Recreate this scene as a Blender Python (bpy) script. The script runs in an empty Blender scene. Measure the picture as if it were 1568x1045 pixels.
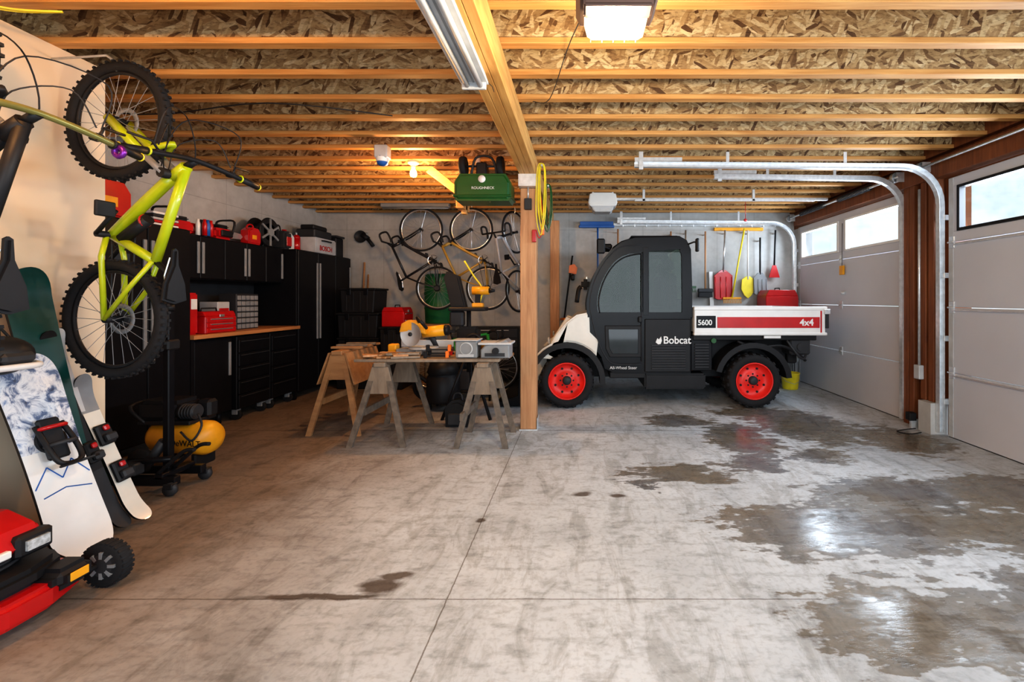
import bpy, bmesh, math, random
from mathutils import Vector, Matrix
random.seed(4)
D=bpy.data
scene=bpy.context.scene
COL=scene.collection

# ------------------------------------------------------------ materials
def newmat(name):
    m=D.materials.new(name); m.use_nodes=True
    nt=m.node_tree; b=nt.nodes.get('Principled BSDF')
    return m,nt,b
def N(nt,t,**kw):
    n=nt.nodes.new(t)
    for k,v in kw.items(): setattr(n,k,v)
    return n
def ramp(nt,fac,stops):
    r=N(nt,'ShaderNodeValToRGB'); e=r.color_ramp.elements
    while len(e)<len(stops): e.new(0.5)
    for i,(p,c) in enumerate(stops):
        e[i].position=p; e[i].color=(c[0],c[1],c[2],1)
    nt.links.new(fac,r.inputs[0]); return r.outputs[0]
def coords(nt,scale=(1,1,1),rot=(0,0,0)):
    mp=N(nt,'ShaderNodeMapping'); mp.inputs['Scale'].default_value=scale
    geo=N(nt,'ShaderNodeNewGeometry'); src=geo.outputs['Position']
    if any(rot):
        m0=N(nt,'ShaderNodeMapping'); m0.inputs['Rotation'].default_value=rot; nt.links.new(src,m0.inputs['Vector']); src=m0.outputs[0]
    nt.links.new(src,mp.inputs['Vector']); return mp.outputs[0]
def noise(nt,vec,scale=5,detail=4,rough=.5,dist=0):
    n=N(nt,'ShaderNodeTexNoise'); n.inputs['Scale'].default_value=scale; n.inputs['Detail'].default_value=detail
    n.inputs['Roughness'].default_value=rough; n.inputs['Distortion'].default_value=dist
    nt.links.new(vec,n.inputs['Vector']); return n
def simple(name,col,rough=.5,metal=0,var=.12,scale=8,coat=0,bump=0,spec=.5):
    m,nt,b=newmat(name)
    n=noise(nt,coords(nt),scale,3)
    lo=[c*(1-var) for c in col]; hi=[min(1,c*(1+var)) for c in col]
    nt.links.new(ramp(nt,n.outputs[0],[(.3,lo),(.7,hi)]),b.inputs['Base Color'])
    b.inputs['Roughness'].default_value=rough; b.inputs['Metallic'].default_value=metal
    b.inputs['Coat Weight'].default_value=coat; b.inputs['Specular IOR Level'].default_value=spec
    if bump:
        bp=N(nt,'ShaderNodeBump'); bp.inputs['Strength'].default_value=bump; bp.inputs['Distance'].default_value=.01
        n2=noise(nt,coords(nt),scale*8,3); nt.links.new(n2.outputs[0],bp.inputs['Height']); nt.links.new(bp.outputs[0],b.inputs['Normal'])
    return m
def wood(name,c1,c2,scale=(2,30,30),rough=.6):
    m,nt,b=newmat(name)
    n=noise(nt,coords(nt,scale),1.5,5,.6,.6)
    n2=noise(nt,coords(nt),1.3,2)
    mx=N(nt,'ShaderNodeMix',data_type='RGBA',blend_type='MULTIPLY'); mx.inputs[0].default_value=.6
    nt.links.new(ramp(nt,n.outputs[0],[(.3,c1),(.7,c2)]),mx.inputs[6])
    nt.links.new(ramp(nt,n2.outputs[0],[(.35,(.6,.55,.5)),(.65,(1,1,1))]),mx.inputs[7])
    nt.links.new(mx.outputs[2],b.inputs['Base Color']); b.inputs['Roughness'].default_value=rough
    return m
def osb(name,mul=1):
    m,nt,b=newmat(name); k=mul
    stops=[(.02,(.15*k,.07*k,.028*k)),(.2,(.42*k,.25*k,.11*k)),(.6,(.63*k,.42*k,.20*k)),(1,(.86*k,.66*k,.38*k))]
    outs=[]
    for rot in ((.0,.35,0),(0,-.5,0),(0,1.2,0)):
        vo=N(nt,'ShaderNodeTexVoronoi'); vo.inputs['Scale'].default_value=1; nt.links.new(coords(nt,(12,5,48),rot),vo.inputs['Vector'])
        sep=N(nt,'ShaderNodeSeparateColor'); nt.links.new(vo.outputs['Color'],sep.inputs[0]); outs.append(sep.outputs[0])
    sel=N(nt,'ShaderNodeTexVoronoi'); sel.inputs['Scale'].default_value=13; nt.links.new(coords(nt),sel.inputs['Vector'])
    s2=N(nt,'ShaderNodeSeparateColor'); nt.links.new(sel.outputs['Color'],s2.inputs[0])
    def gt(a,t):
        g=N(nt,'ShaderNodeMath',operation='GREATER_THAN'); nt.links.new(a,g.inputs[0]); g.inputs[1].default_value=t; return g.outputs[0]
    def mixf(f,a,bb):
        x=N(nt,'ShaderNodeMix',data_type='FLOAT'); nt.links.new(f,x.inputs[0]); nt.links.new(a,x.inputs[2]); nt.links.new(bb,x.inputs[3]); return x.outputs[0]
    v=mixf(gt(s2.outputs[1],.66),mixf(gt(s2.outputs[0],.5),outs[0],outs[1]),outs[2])
    c=ramp(nt,v,stops)
    n2=noise(nt,coords(nt,(20,20,60)),1.5,4,.7)
    mx=N(nt,'ShaderNodeMix',data_type='RGBA',blend_type='MULTIPLY'); mx.inputs[0].default_value=.75
    nt.links.new(c,mx.inputs[6]); nt.links.new(ramp(nt,n2.outputs[0],[(.33,(.3,.2,.14)),(.52,(1,1,1))]),mx.inputs[7])
    nt.links.new(mx.outputs[2],b.inputs['Base Color']); b.inputs['Roughness'].default_value=.6
    return m
def concrete_wall(name,base,lines=True):
    m,nt,b=newmat(name)
    n=noise(nt,coords(nt),1.6,6,.6); n2=noise(nt,coords(nt),14,4)
    d=[c*.72 for c in base]
    mx=N(nt,'ShaderNodeMix',data_type='RGBA',blend_type='MULTIPLY'); mx.inputs[0].default_value=.35
    nt.links.new(ramp(nt,n.outputs[0],[(.3,d),(.68,base)]),mx.inputs[6]); nt.links.new(ramp(nt,n2.outputs[0],[(.3,(.75,.75,.75)),(.6,(1,1,1))]),mx.inputs[7])
    out=mx.outputs[2]
    if lines:
        br=N(nt,'ShaderNodeTexBrick'); br.offset=0
        br.inputs['Color1'].default_value=(1,1,1,1);br.inputs['Color2'].default_value=(.96,.96,.96,1);br.inputs['Mortar'].default_value=(.74,.74,.74,1)
        br.inputs['Scale'].default_value=1; br.inputs['Mortar Size'].default_value=.004; br.inputs['Brick Width'].default_value=.61; br.inputs['Row Height'].default_value=2.44
        geo=N(nt,'ShaderNodeNewGeometry'); sx=N(nt,'ShaderNodeSeparateXYZ'); nt.links.new(geo.outputs['Position'],sx.inputs[0])
        ad=N(nt,'ShaderNodeMath',operation='ADD'); nt.links.new(sx.outputs[0],ad.inputs[0]); nt.links.new(sx.outputs[1],ad.inputs[1])
        cx=N(nt,'ShaderNodeCombineXYZ'); nt.links.new(ad.outputs[0],cx.inputs[0]); nt.links.new(sx.outputs[2],cx.inputs[1])
        nt.links.new(cx.outputs[0],br.inputs['Vector'])
        m2=N(nt,'ShaderNodeMix',data_type='RGBA',blend_type='MULTIPLY'); m2.inputs[0].default_value=1
        nt.links.new(out,m2.inputs[6]); nt.links.new(br.outputs[0],m2.inputs[7]); out=m2.outputs[2]
    nt.links.new(out,b.inputs['Base Color']); b.inputs['Roughness'].default_value=.75
    return m
def emis(name,col,s):
    m,nt,b=newmat(name); b.inputs['Base Color'].default_value=(*col,1); b.inputs['Emission Color'].default_value=(*col,1); b.inputs['Emission Strength'].default_value=s
    return m
def glass(name,tint=(1,1,1),refl=.12,rough=.02):
    m,nt,b=newmat(name); out=nt.nodes['Material Output']
    t=N(nt,'ShaderNodeBsdfTransparent'); t.inputs[0].default_value=(*tint,1)
    g=N(nt,'ShaderNodeBsdfGlossy'); g.inputs['Roughness'].default_value=rough
    mx=N(nt,'ShaderNodeMixShader'); mx.inputs[0].default_value=refl
    nt.links.new(t.outputs[0],mx.inputs[1]); nt.links.new(g.outputs[0],mx.inputs[2]); nt.links.new(mx.outputs[0],out.inputs[0])
    return m
def mountain_mat():
    m,nt,b=newmat('mountain_graphic')
    n=noise(nt,coords(nt,(6,9,9)),1.6,6,.65,.8)
    nt.links.new(ramp(nt,n.outputs[0],[(.30,(.05,.06,.10)),(.42,(.12,.17,.30)),(.50,(.62,.66,.74)),(.58,(.82,.84,.88)),(.70,(.20,.30,.52)),(.80,(.30,.18,.12))]),b.inputs['Base Color'])
    b.inputs['Roughness'].default_value=.35; return m

def floor_mat():
    m,nt,b=newmat('concrete_floor')
    geo=N(nt,'ShaderNodeNewGeometry'); P=geo.outputs['Position']
    def math_(op,a,bb=None,c=None,clamp=False):
        n=N(nt,'ShaderNodeMath',operation=op); n.use_clamp=clamp
        for i,x in enumerate((a,bb,c)):
            if x is None: continue
            if isinstance(x,(int,float)): n.inputs[i].default_value=x
            else: nt.links.new(x,n.inputs[i])
        return n.outputs[0]
    dn=noise(nt,coords(nt,(1,1.6,1)),2.6,7,.62)
    def distort(sx,sy):
        dv=N(nt,'ShaderNodeVectorMath',operation='MULTIPLY_ADD'); dv.inputs[1].default_value=(sx,sy,0)
        sh=N(nt,'ShaderNodeVectorMath',operation='SUBTRACT'); sh.inputs[1].default_value=(.5,.5,0)
        nt.links.new(dn.outputs['Color'],sh.inputs[0]); nt.links.new(sh.outputs[0],dv.inputs[0]); nt.links.new(P,dv.inputs[2]); return dv.outputs[0]
    big=distort(.8,.6); small=distort(.14,.14)
    def ell(V,cx,cy,rx,ry):
        s=N(nt,'ShaderNodeVectorMath',operation='SUBTRACT'); s.inputs[1].default_value=(cx,cy,0); nt.links.new(V,s.inputs[0])
        q=N(nt,'ShaderNodeVectorMath',operation='MULTIPLY'); q.inputs[1].default_value=(1/rx,1/ry,0); nt.links.new(s.outputs[0],q.inputs[0])
        l=N(nt,'ShaderNodeVectorMath',operation='LENGTH'); nt.links.new(q.outputs[0],l.inputs[0])
        return math_('SUBTRACT',1,l.outputs['Value'])
    def union(V,lst):
        o=ell(V,*lst[0])
        for e in lst[1:]: o=math_('MAXIMUM',o,ell(V,*e))
        return o
    wet=union(big,[(1.85,2.62,1.1,.36),(1.25,2.55,.48,.33),(1.45,1.86,.62,.30),(1.8,1.62,.5,.22),(1.25,1.7,.3,.16),(2.1,3.05,.62,.33),(3.0,3.0,.7,.42),(2.7,2.45,.7,.32),(2.3,2.0,.5,.2),
               (2.3,4.7,.6,.75),(2.95,4.2,.45,.5),(1.5,4.25,.36,.62),(.75,3.38,.45,.22),(1.05,4.9,.42,.3),(1.35,3.6,.3,.2),(.5,3.2,.2,.07),(2.0,3.8,.3,.2),(1.9,5.2,.5,.3)])
    spots=noise(nt,coords(nt,(1.2,2.6,1)),6,4,.62)
    wet=math_('ADD',wet,math_('MULTIPLY',math_('SUBTRACT',spots.outputs[0],.55),1.7))
    wmask=N(nt,'ShaderNodeMapRange'); wmask.inputs[1].default_value=0; wmask.inputs[2].default_value=.14; nt.links.new(wet,wmask.inputs[0]); W=wmask.outputs[0]
    deep=N(nt,'ShaderNodeMapRange'); deep.inputs[1].default_value=.15; deep.inputs[2].default_value=.55; nt.links.new(wet,deep.inputs[0])
    n1=noise(nt,coords(nt),.9,8,.62,.3); n2=noise(nt,coords(nt,(1,2.5,1)),7,6,.65); n3=noise(nt,coords(nt),40,3); n4=noise(nt,coords(nt,(3,1,1)),2.2,7,.7,1.0)
    base=ramp(nt,n1.outputs[0],[(.28,(.36,.385,.41)),(.45,(.51,.545,.58)),(.6,(.60,.64,.68)),(.8,(.67,.715,.76))])
    def mul(a,bb,f):
        x=N(nt,'ShaderNodeMix',data_type='RGBA',blend_type='MULTIPLY')
        if isinstance(f,(int,float)): x.inputs[0].default_value=f
        else: nt.links.new(f,x.inputs[0])
        nt.links.new(a,x.inputs[6])
        if isinstance(bb,tuple): x.inputs[7].default_value=(*bb,1)
        else: nt.links.new(bb,x.inputs[7])
        return x.outputs[2]
    base=mul(base,ramp(nt,n2.outputs[0],[(.32,(.58,.57,.56)),(.50,(1,1,1))]),.75)
    base=mul(base,ramp(nt,n4.outputs[0],[(.38,(.58,.56,.53)),(.50,(1,1,1))]),.6)
    base=mul(base,ramp(nt,n3.outputs[0],[(.35,(.7,.7,.7)),(.5,(1,1,1))]),.45)
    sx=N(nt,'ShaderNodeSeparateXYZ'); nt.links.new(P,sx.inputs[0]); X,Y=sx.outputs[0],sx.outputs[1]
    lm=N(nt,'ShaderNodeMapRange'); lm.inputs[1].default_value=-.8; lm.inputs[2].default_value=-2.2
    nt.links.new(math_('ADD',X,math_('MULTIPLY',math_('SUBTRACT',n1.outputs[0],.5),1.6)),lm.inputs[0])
    base=mul(base,(.44,.31,.22),lm.outputs[0])  # warm light on the left side, painted into the floor colour as brown
    def line(coord,pos,w):
        return math_('LESS_THAN',math_('ABSOLUTE',math_('SUBTRACT',coord,pos)),w)
    wob=math_('MULTIPLY',math_('SUBTRACT',n2.outputs[0],.5),.012)
    j=line(math_('ADD',X,wob),-.575,.003)
    j=math_('MAXIMUM',j,math_('MULTIPLY',line(math_('ADD',Y,wob),1.97,.003),math_('LESS_THAN',X,1.05)))
    j=math_('MAXIMUM',j,line(Y,4.5,.006))
    base=mul(base,(.42,.38,.35),j)
    st2=union(small,[(-1.15,1.99,.26,.018),(-.90,2.05,.09,.05),(-.86,2.12,.07,.03),(.02,3.03,.06,.035),(-.58,2.68,.022,.025),(.25,3.0,.05,.02)])
    sm_=N(nt,'ShaderNodeMapRange'); sm_.inputs[1].default_value=-.35; sm_.inputs[2].default_value=.25; nt.links.new(math_('ADD',st2,math_('MULTIPLY',math_('SUBTRACT',spots.outputs[0],.5),1.2)),sm_.inputs[0])
    base=mul(base,(.25,.20,.17),sm_.outputs[0])
    base=mul(base,ramp(nt,n1.outputs[0],[(.42,(.42,.34,.25)),(.6,(.33,.32,.32))]),W)
    nt.links.new(base,b.inputs['Base Color'])
    r=math_('SUBTRACT',math_('SUBTRACT',math_('ADD',.60,math_('MULTIPLY',n2.outputs[0],.3)),math_('MULTIPLY',W,.27)),math_('MULTIPLY',deep.outputs[0],.33),None,True)
    nt.links.new(r,b.inputs['Roughness'])
    bp=N(nt,'ShaderNodeBump'); bp.inputs['Strength'].default_value=.15; bp.inputs['Distance'].default_value=.01
    nt.links.new(n2.outputs[0],bp.inputs['Height']); nt.links.new(bp.outputs[0],b.inputs['Normal'])
    return m

FLOOR=floor_mat()
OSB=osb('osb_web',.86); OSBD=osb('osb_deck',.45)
FLG=wood('joist_lumber',(.55,.24,.06),(.78,.43,.15),(1.5,30,30))
BEAM=wood('beam_lumber',(.56,.27,.07),(.82,.48,.16),(20,1.5,20))
POSTW=wood('post_lumber',(.46,.22,.10),(.68,.38,.19),(22,22,1.5))
BROWN=wood('stained_frame_wood',(.17,.05,.018),(.30,.10,.032),(22,22,1.5))
PLY=wood('plywood',(.36,.18,.08),(.52,.29,.13),(2,12,12))
OLDW=wood('weathered_wood',(.22,.17,.13),(.36,.29,.22),(12,12,3))
BENCH=wood('bench_wood',(.50,.20,.07),(.62,.28,.10),(20,1.5,20))
WALLC=concrete_wall('concrete_wall',(.58,.575,.56))
DRY=simple('drywall_cream',(.76,.62,.46),.7,var=.03,scale=3)
DOORM=simple('door_steel_white',(.60,.61,.66),.45,var=.03,scale=2)
GALV=simple('galvanised_steel',(.74,.76,.78),.35,.6,var=.12,scale=25)
BLK=simple('black_plastic',(.014,.014,.016),.5,spec=.3)
BLKG=simple('black_gloss_metal',(.008,.008,.010),.3,spec=.2)
CAB=simple('cabinet_black',(.008,.008,.010),.45,spec=.2)
DGREY=simple('dark_grey',(.035,.036,.04),.5,spec=.3)
GREY=simple('mid_grey',(.25,.26,.27),.45)
LGREY=simple('light_grey',(.52,.53,.54),.45)
SILV=simple('silver_metal',(.72,.72,.73),.3,.9)
WHITE=simple('white_paint',(.82,.81,.79),.35,var=.04)
CREAM=simple('cream_paint',(.74,.70,.62),.35,var=.05,coat=.3)
RED=simple('red_paint',(.50,.006,.008),.3,var=.1,coat=.3)
REDRIM=simple('red_rim',(.80,.028,.02),.4,var=.06)
RUB=simple('tyre_rubber',(.018,.018,.02),.8,bump=.2,spec=.3)
LIME=simple('lime_paint',(.46,.55,.01),.3,coat=.4)
YEL=simple('yellow_plastic',(.85,.38,.015),.4)
YEL2=simple('bright_yellow',(.85,.68,.03),.4)
ORG=simple('orange_plastic',(.85,.20,.02),.4)
GRN=simple('green_paint',(.004,.085,.014),.35,coat=.3)
GRNB=simple('green_barrel',(.01,.13,.04),.5)
TEAL=simple('teal_board',(.004,.05,.045),.3,coat=.3)
BLUE=simple('blue_plastic',(.02,.12,.42),.4)
SKYB=mountain_mat()
PURP=simple('purple_anodised',(.2,.03,.35),.3,.6)
TINT=glass('tinted_cab_glass',(.36,.42,.36),.035)
CLEAR=glass('clear_glass',(.93,.95,.97),.05)
LENS=simple('headlight_lens',(.5,.53,.55),.08,var=.4,scale=60,coat=1)
WARM=emis('warm_lamp_glow',(1,.5,.14),16)
WARM2=emis('opener_lamp_glow',(1,.76,.42),4)

# ------------------------------------------------------------ mesh builder
def T(x,y,z): return Matrix.Translation((x,y,z))
def R(deg,ax): return Matrix.Rotation(math.radians(deg),4,ax)
def sm(pts,n=5,closed=False):
    pts=[Vector(p) for p in pts]; out=[]; L=len(pts)
    rng=range(L if closed else L-1)
    for i in rng:
        if closed: p0,p1,p2,p3=pts[(i-1)%L],pts[i],pts[(i+1)%L],pts[(i+2)%L]
        else: p0,p1,p2,p3=pts[max(i-1,0)],pts[i],pts[i+1],pts[min(i+2,L-1)]
        for k in range(n):
            t=k/n; out.append(.5*((2*p1)+(-p0+p2)*t+(2*p0-5*p1+4*p2-p3)*t*t+(-p0+3*p1-3*p2+p3)*t**3))
    if not closed: out.append(pts[-1])
    return out
class B:
    def __init__(s,name): s.n=name; s.v=[];s.f=[];s.m=[];s.s=[];s.mats=[];s.M=Matrix.Identity(4)
    def mi(s,mat):
        if mat not in s.mats: s.mats.append(mat)
        return s.mats.index(mat)
    def add(s,vs,fs,mat,smooth=False,L=None):
        M=s.M@L if L is not None else s.M
        o=len(s.v); s.v+=[M@Vector(v) for v in vs]; k=s.mi(mat)
        for i,f in enumerate(fs):
            s.f.append([o+j for j in f]); s.m.append(k); s.s.append(smooth[i] if isinstance(smooth,list) else smooth)
    def addbm(s,bm,mat,smooth=False,L=None):
        bm.verts.index_update(); s.add([v.co.copy() for v in bm.verts],[[v.index for v in f.verts] for f in bm.faces],mat,smooth,L); bm.free()
    def box(s,a,b,mat,bev=0,L=None,seg=1):
        a=Vector(a);b=Vector(b); bm=bmesh.new(); bmesh.ops.create_cube(bm,size=1)
        c=(a+b)/2; d=b-a
        for v in bm.verts: v.co=Vector((v.co.x*d.x+c.x,v.co.y*d.y+c.y,v.co.z*d.z+c.z))
        if bev: bmesh.ops.bevel(bm,geom=bm.edges[:],offset=min(bev,min(abs(d.x),abs(d.y),abs(d.z))*.45),segments=seg,affect='EDGES')
        s.addbm(bm,mat,False,L)
    def cb(s,c,d,mat,bev=0,L=None,seg=1):
        c=Vector(c);d=Vector(d)/2; s.box(c-d,c+d,mat,bev,L,seg)
    def prism(s,pts,ax,a,b,mat,bev=0,L=None,seg=1):
        def mp(p,t):
            if ax=='y': return (p[0],t,p[1])
            if ax=='x': return (t,p[0],p[1])
            return (p[0],p[1],t)
        bm=bmesh.new(); v0=[bm.verts.new(mp(p,a)) for p in pts]; v1=[bm.verts.new(mp(p,b)) for p in pts]; n=len(pts)
        bm.faces.new(v0); bm.faces.new(v1[::-1])
        for i in range(n): bm.faces.new((v0[i],v0[(i+1)%n],v1[(i+1)%n],v1[i]))
        bmesh.ops.recalc_face_normals(bm,faces=bm.faces[:])
        if bev: 
            caps=[e for e in bm.edges if len(e.link_faces)==2 and any(len(f.verts)==n for f in e.link_faces)] if n!=4 else bm.edges[:]
            bmesh.ops.bevel(bm,geom=caps,offset=bev,segments=seg,affect='EDGES')
        s.addbm(bm,mat,False,L)
    def ring(s,o,i,ax,a,b,mat,closed=True,L=None):
        def mp(p,t):
            if ax=='y': return (p[0],t,p[1])
            if ax=='x': return (t,p[0],p[1])
            return (p[0],p[1],t)
        n=len(o); vs=[mp(p,a) for p in o]+[mp(p,a) for p in i]+[mp(p,b) for p in o]+[mp(p,b) for p in i]; fs=[]
        for k in range(n if closed else n-1):
            j=(k+1)%n
            fs+=[(k,j,n+j,n+k),(2*n+k,3*n+k,3*n+j,2*n+j),(k,2*n+k,2*n+j,j),(n+k,n+j,3*n+j,3*n+k)]
        if not closed: fs+=[(0,n,3*n,2*n),(n-1,3*n-1,4*n-1,2*n-1)]
        s.add(vs,fs,mat,False,L)
    def tube(s,pts,r,mat,seg=8,closed=False,L=None):
        pts=[Vector(p) for p in pts]; n=len(pts)
        rr=r if isinstance(r,(list,tuple)) else [r]*n
        vs=[];fs=[];sf=[]; up=None
        for i,p in enumerate(pts):
            if closed: t=pts[(i+1)%n]-pts[(i-1)%n]
            else: t=pts[min(i+1,n-1)]-pts[max(i-1,0)]
            if t.length<1e-9: t=Vector((0,0,1))
            t.normalize()
            if up is None:
                up=Vector((0,0,1)) if abs(t.z)<.9 else Vector((1,0,0))
            x=up-t*up.dot(t)
            if x.length<1e-6: x=t.orthogonal()
            x.normalize(); y=t.cross(x); up=x
            for k in range(seg):
                a=2*math.pi*k/seg; vs.append(p+(x*math.cos(a)+y*math.sin(a))*rr[i])
        for i in range(n if closed else n-1):
            j=(i+1)%n
            for k in range(seg):
                l=(k+1)%seg; fs.append((i*seg+k,i*seg+l,j*seg+l,j*seg+k)); sf.append(seg>5)
        if not closed:
            fs.append(tuple(range(seg))[::-1]); fs.append(tuple((n-1)*seg+k for k in range(seg))); sf+=[False,False]
        s.add(vs,fs,mat,sf,L)
    def cyl(s,p0,p1,r,mat,seg=16,r2=None,L=None): s.tube([p0,p1],[r,r if r2 is None else r2],mat,seg,L=L)
    def circ(s,c,axis,Rr,r,mat,seg=32,rs=8,L=None):
        axis=Vector(axis).normalized(); x=axis.orthogonal().normalized(); y=axis.cross(x); c=Vector(c)
        s.tube([c+(x*math.cos(2*math.pi*k/seg)+y*math.sin(2*math.pi*k/seg))*Rr for k in range(seg)],r,mat,rs,closed=True,L=L)
    def lathe(s,prof,o,axis,mat,seg=28,L=None,smooth=True):
        axis=Vector(axis).normalized(); x=axis.orthogonal().normalized(); y=axis.cross(x); o=Vector(o); vs=[];fs=[]
        for r,h in prof:
            for k in range(seg):
                a=2*math.pi*k/seg; vs.append(o+axis*h+(x*math.cos(a)+y*math.sin(a))*max(r,1e-4))
        for i in range(len(prof)-1):
            for k in range(seg):
                l=(k+1)%seg; fs.append((i*seg+k,i*seg+l,(i+1)*seg+l,(i+1)*seg+k))
        s.add(vs,fs,mat,smooth,L)
    def ball(s,c,r,mat,seg=16,L=None):
        r=Vector(r) if not isinstance(r,(int,float)) else Vector((r,r,r)); bm=bmesh.new(); bmesh.ops.create_uvsphere(bm,u_segments=seg,v_segments=seg//2+2,radius=1)
        for v in bm.verts: v.co=Vector((v.co.x*r.x+c[0],v.co.y*r.y+c[1],v.co.z*r.z+c[2]))
        s.addbm(bm,mat,True,L)
    def done(s):
        xs=[v.x for v in s.v];ys=[v.y for v in s.v];zs=[v.z for v in s.v]
        o=Vector(((min(xs)+max(xs))/2,(min(ys)+max(ys))/2,min(zs)))
        me=D.meshes.new(s.n); me.from_pydata([v-o for v in s.v],[],s.f)
        for m in s.mats: me.materials.append(m)
        me.polygons.foreach_set('material_index',s.m); me.polygons.foreach_set('use_smooth',s.s)
        bm=bmesh.new(); bm.from_mesh(me); bmesh.ops.recalc_face_normals(bm,faces=bm.faces[:]); bm.to_mesh(me); bm.free()
        ob=D.objects.new(s.n,me); ob.location=o; COL.objects.link(ob); return ob
def text(body,loc,rot,size,mat,parent,name='lettering',sx=1,ext=.001,off=0):
    c=D.curves.new(name,'FONT'); c.body=body; c.size=size; c.extrude=ext; c.offset=off; c.materials.append(mat)
    o=D.objects.new(name,c); COL.objects.link(o); bpy.context.view_layer.update()
    o.parent=parent; o.matrix_parent_inverse=Matrix.Translation(-parent.location)
    o.location=loc; o.rotation_euler=[math.radians(a) for a in rot]; o.scale=(sx,1,1); return o
def sbox(name,a,b,mat,bev=0):
    q=B(name); q.box(a,b,mat,bev); return q.done()

# ------------------------------------------------------------ room shell
XL,XR,YB,YF,ZC=-4.25,3.5,7.5,-1.6,2.70
XP,YP=-2.9,2.78
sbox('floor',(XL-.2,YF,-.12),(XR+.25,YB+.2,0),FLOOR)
sbox('wall_back',(XL-.2,YB,0),(XR+.25,YB+.2,3.06),WALLC)
sbox('wall_left',(XL-.2,YP,0),(XL,YB,3.06),WALLC)
sbox('wall_partition',(XP-.12,YF,0),(XP,YP,ZC),DRY); sbox('wall_return',(XL,YP-.12,0),(XP-.12,YP,ZC),DRY)
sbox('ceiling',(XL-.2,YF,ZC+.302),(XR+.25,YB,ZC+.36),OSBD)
D1=(-.6,4.29); D2=(4.86,7.24); DH=2.44; WX=XR+.03
sbox('wall_right_header',(WX,YF,DH),(XR+.2,YB,3.0),BROWN); sbox('wall_right_jamb',(WX,YF,0),(XR+.2,D1[0],DH),BROWN)
sbox('wall_right_corner',(WX,D2[1]+.01,0),(XR+.2,YB,DH),WALLC); sbox('wall_right_pier',(WX,D1[1]+.01,0),(XR+.2,D2[0]-.01,DH),BROWN)
q=B('trim_1')
q.box((3.36,4.36,.0),(3.529,4.52,.30),WALLC)
for y in (4.40,4.50,4.66,4.74): q.box((3.42,y,.0 if y>4.55 else .301),(3.529,y+.07,2.62),BROWN,.004)
q.box((3.40,-1.0,2.46),(3.529,7.24,2.64),BROWN,.004)
q.done()
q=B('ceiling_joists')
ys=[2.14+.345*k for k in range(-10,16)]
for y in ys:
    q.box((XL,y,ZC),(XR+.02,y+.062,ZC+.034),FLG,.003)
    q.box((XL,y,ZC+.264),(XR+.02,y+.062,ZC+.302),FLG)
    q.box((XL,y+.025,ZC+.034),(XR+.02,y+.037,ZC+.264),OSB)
q.box((3.46,YF,ZC),(3.515,YB,ZC+.30),BROWN)
q.done()
q=B('ceiling_beam')
for i in range(3): q.box((-.592+i*.054,YF,2.52),(-.592+i*.054+.052,YB,2.699),BEAM,.003)
q.box((-.60,4.42,2.40),(-.425,4.72,2.52),GALV,.002); q.done()
q=B('wooden_post'); q.box((-.59,4.50,.012),(-.432,4.66,2.398),POSTW,.006); q.box((-.60,4.49,0),(-.42,4.67,.012),GALV); q.box((-.425,4.50,.0),(-.42,4.66,.12),GALV); q.done()
q=B('wooden_post'); q.box((-.46,7.05,0),(-.32,7.19,2.519),POSTW,.006); q.done()

# ------------------------------------------------------------ garage doors
def garage_door(y0,y1,wins,struts):
    q=B('garage_door'); x0,x1=XR-.02,XR+.02
    for s in range(4):
        z0=.61*s+.003; z1=.61*(s+1)-.003
        if s==3:
            q.box((x0,y0,z0),(x1,y1,1.93),DOORM,.004); q.box((x0,y0,2.35),(x1,y1,z1),DOORM,.004)
            ed=[y0]+[v for w in wins for v in w]+[y1]
            for i in range(0,len(ed),2):
                if ed[i+1]>ed[i]: q.box((x0,ed[i],1.93),(x1,ed[i+1],2.35),DOORM)
            for w in wins:
                fo=[(w[0],1.93),(w[1],1.93),(w[1],2.35),(w[0],2.35)]; fi=[(w[0]+.03,1.955),(w[1]-.03,1.955),(w[1]-.03,2.325),(w[0]+.03,2.325)]
                q.ring(fo,fi,'x',x0-.012,x1+.005,BLK if struts else WHITE); q.box((XR-.004,w[0]+.02,1.95),(XR+.004,w[1]-.02,2.33),CLEAR)
        else:
            q.box((x0,y0,z0),(x1,y1,z1),DOORM,.006)
        for yy in (y0+.0,y1-.05): q.box((x0-.004,yy,z0+.005),(x0,yy+.05,z1-.005),LGREY)
        if s<3:
            n=max(2,round((y1-y0)/1.2))
            for i in range(n+1):
                yy=y0+.04+(y1-y0-.08)*i/n
                q.box((x0-.012,yy-.03,z1-.05),(x0,yy+.03,z1+.06),GALV,.002); q.cyl((x0-.016,yy-.035,z1+.004),(x0-.016,yy+.035,z1+.004),.009,GALV,8)
        if struts and s<3: q.box((x0-.025,y0+.06,z1-.026),(x0,y1-.06,z1-.016),GALV)
    q.box((x0,y0,-.0),(x1,y1,.006),BLK)
    return q
q=garage_door(D1[0],D1[1],[(-.2,.85),(1.0,2.05),(2.15,3.05),(3.15,4.19)],True); q.done()
q=garage_door(D2[0],D2[1],[(4.93,5.97),(6.12,7.14)],False)
q.box((3.44,5.96,1.62),(3.47,6.04,1.74),YEL,.004); q.tube([(3.455,6.0,1.74),(3.456,6.0,2.0),(3.46,6.0,2.3)],.004,BLK,6); q.cyl((3.46,5.98,1.4),(3.46,5.98,1.36),.03,GALV); q.done()
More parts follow.
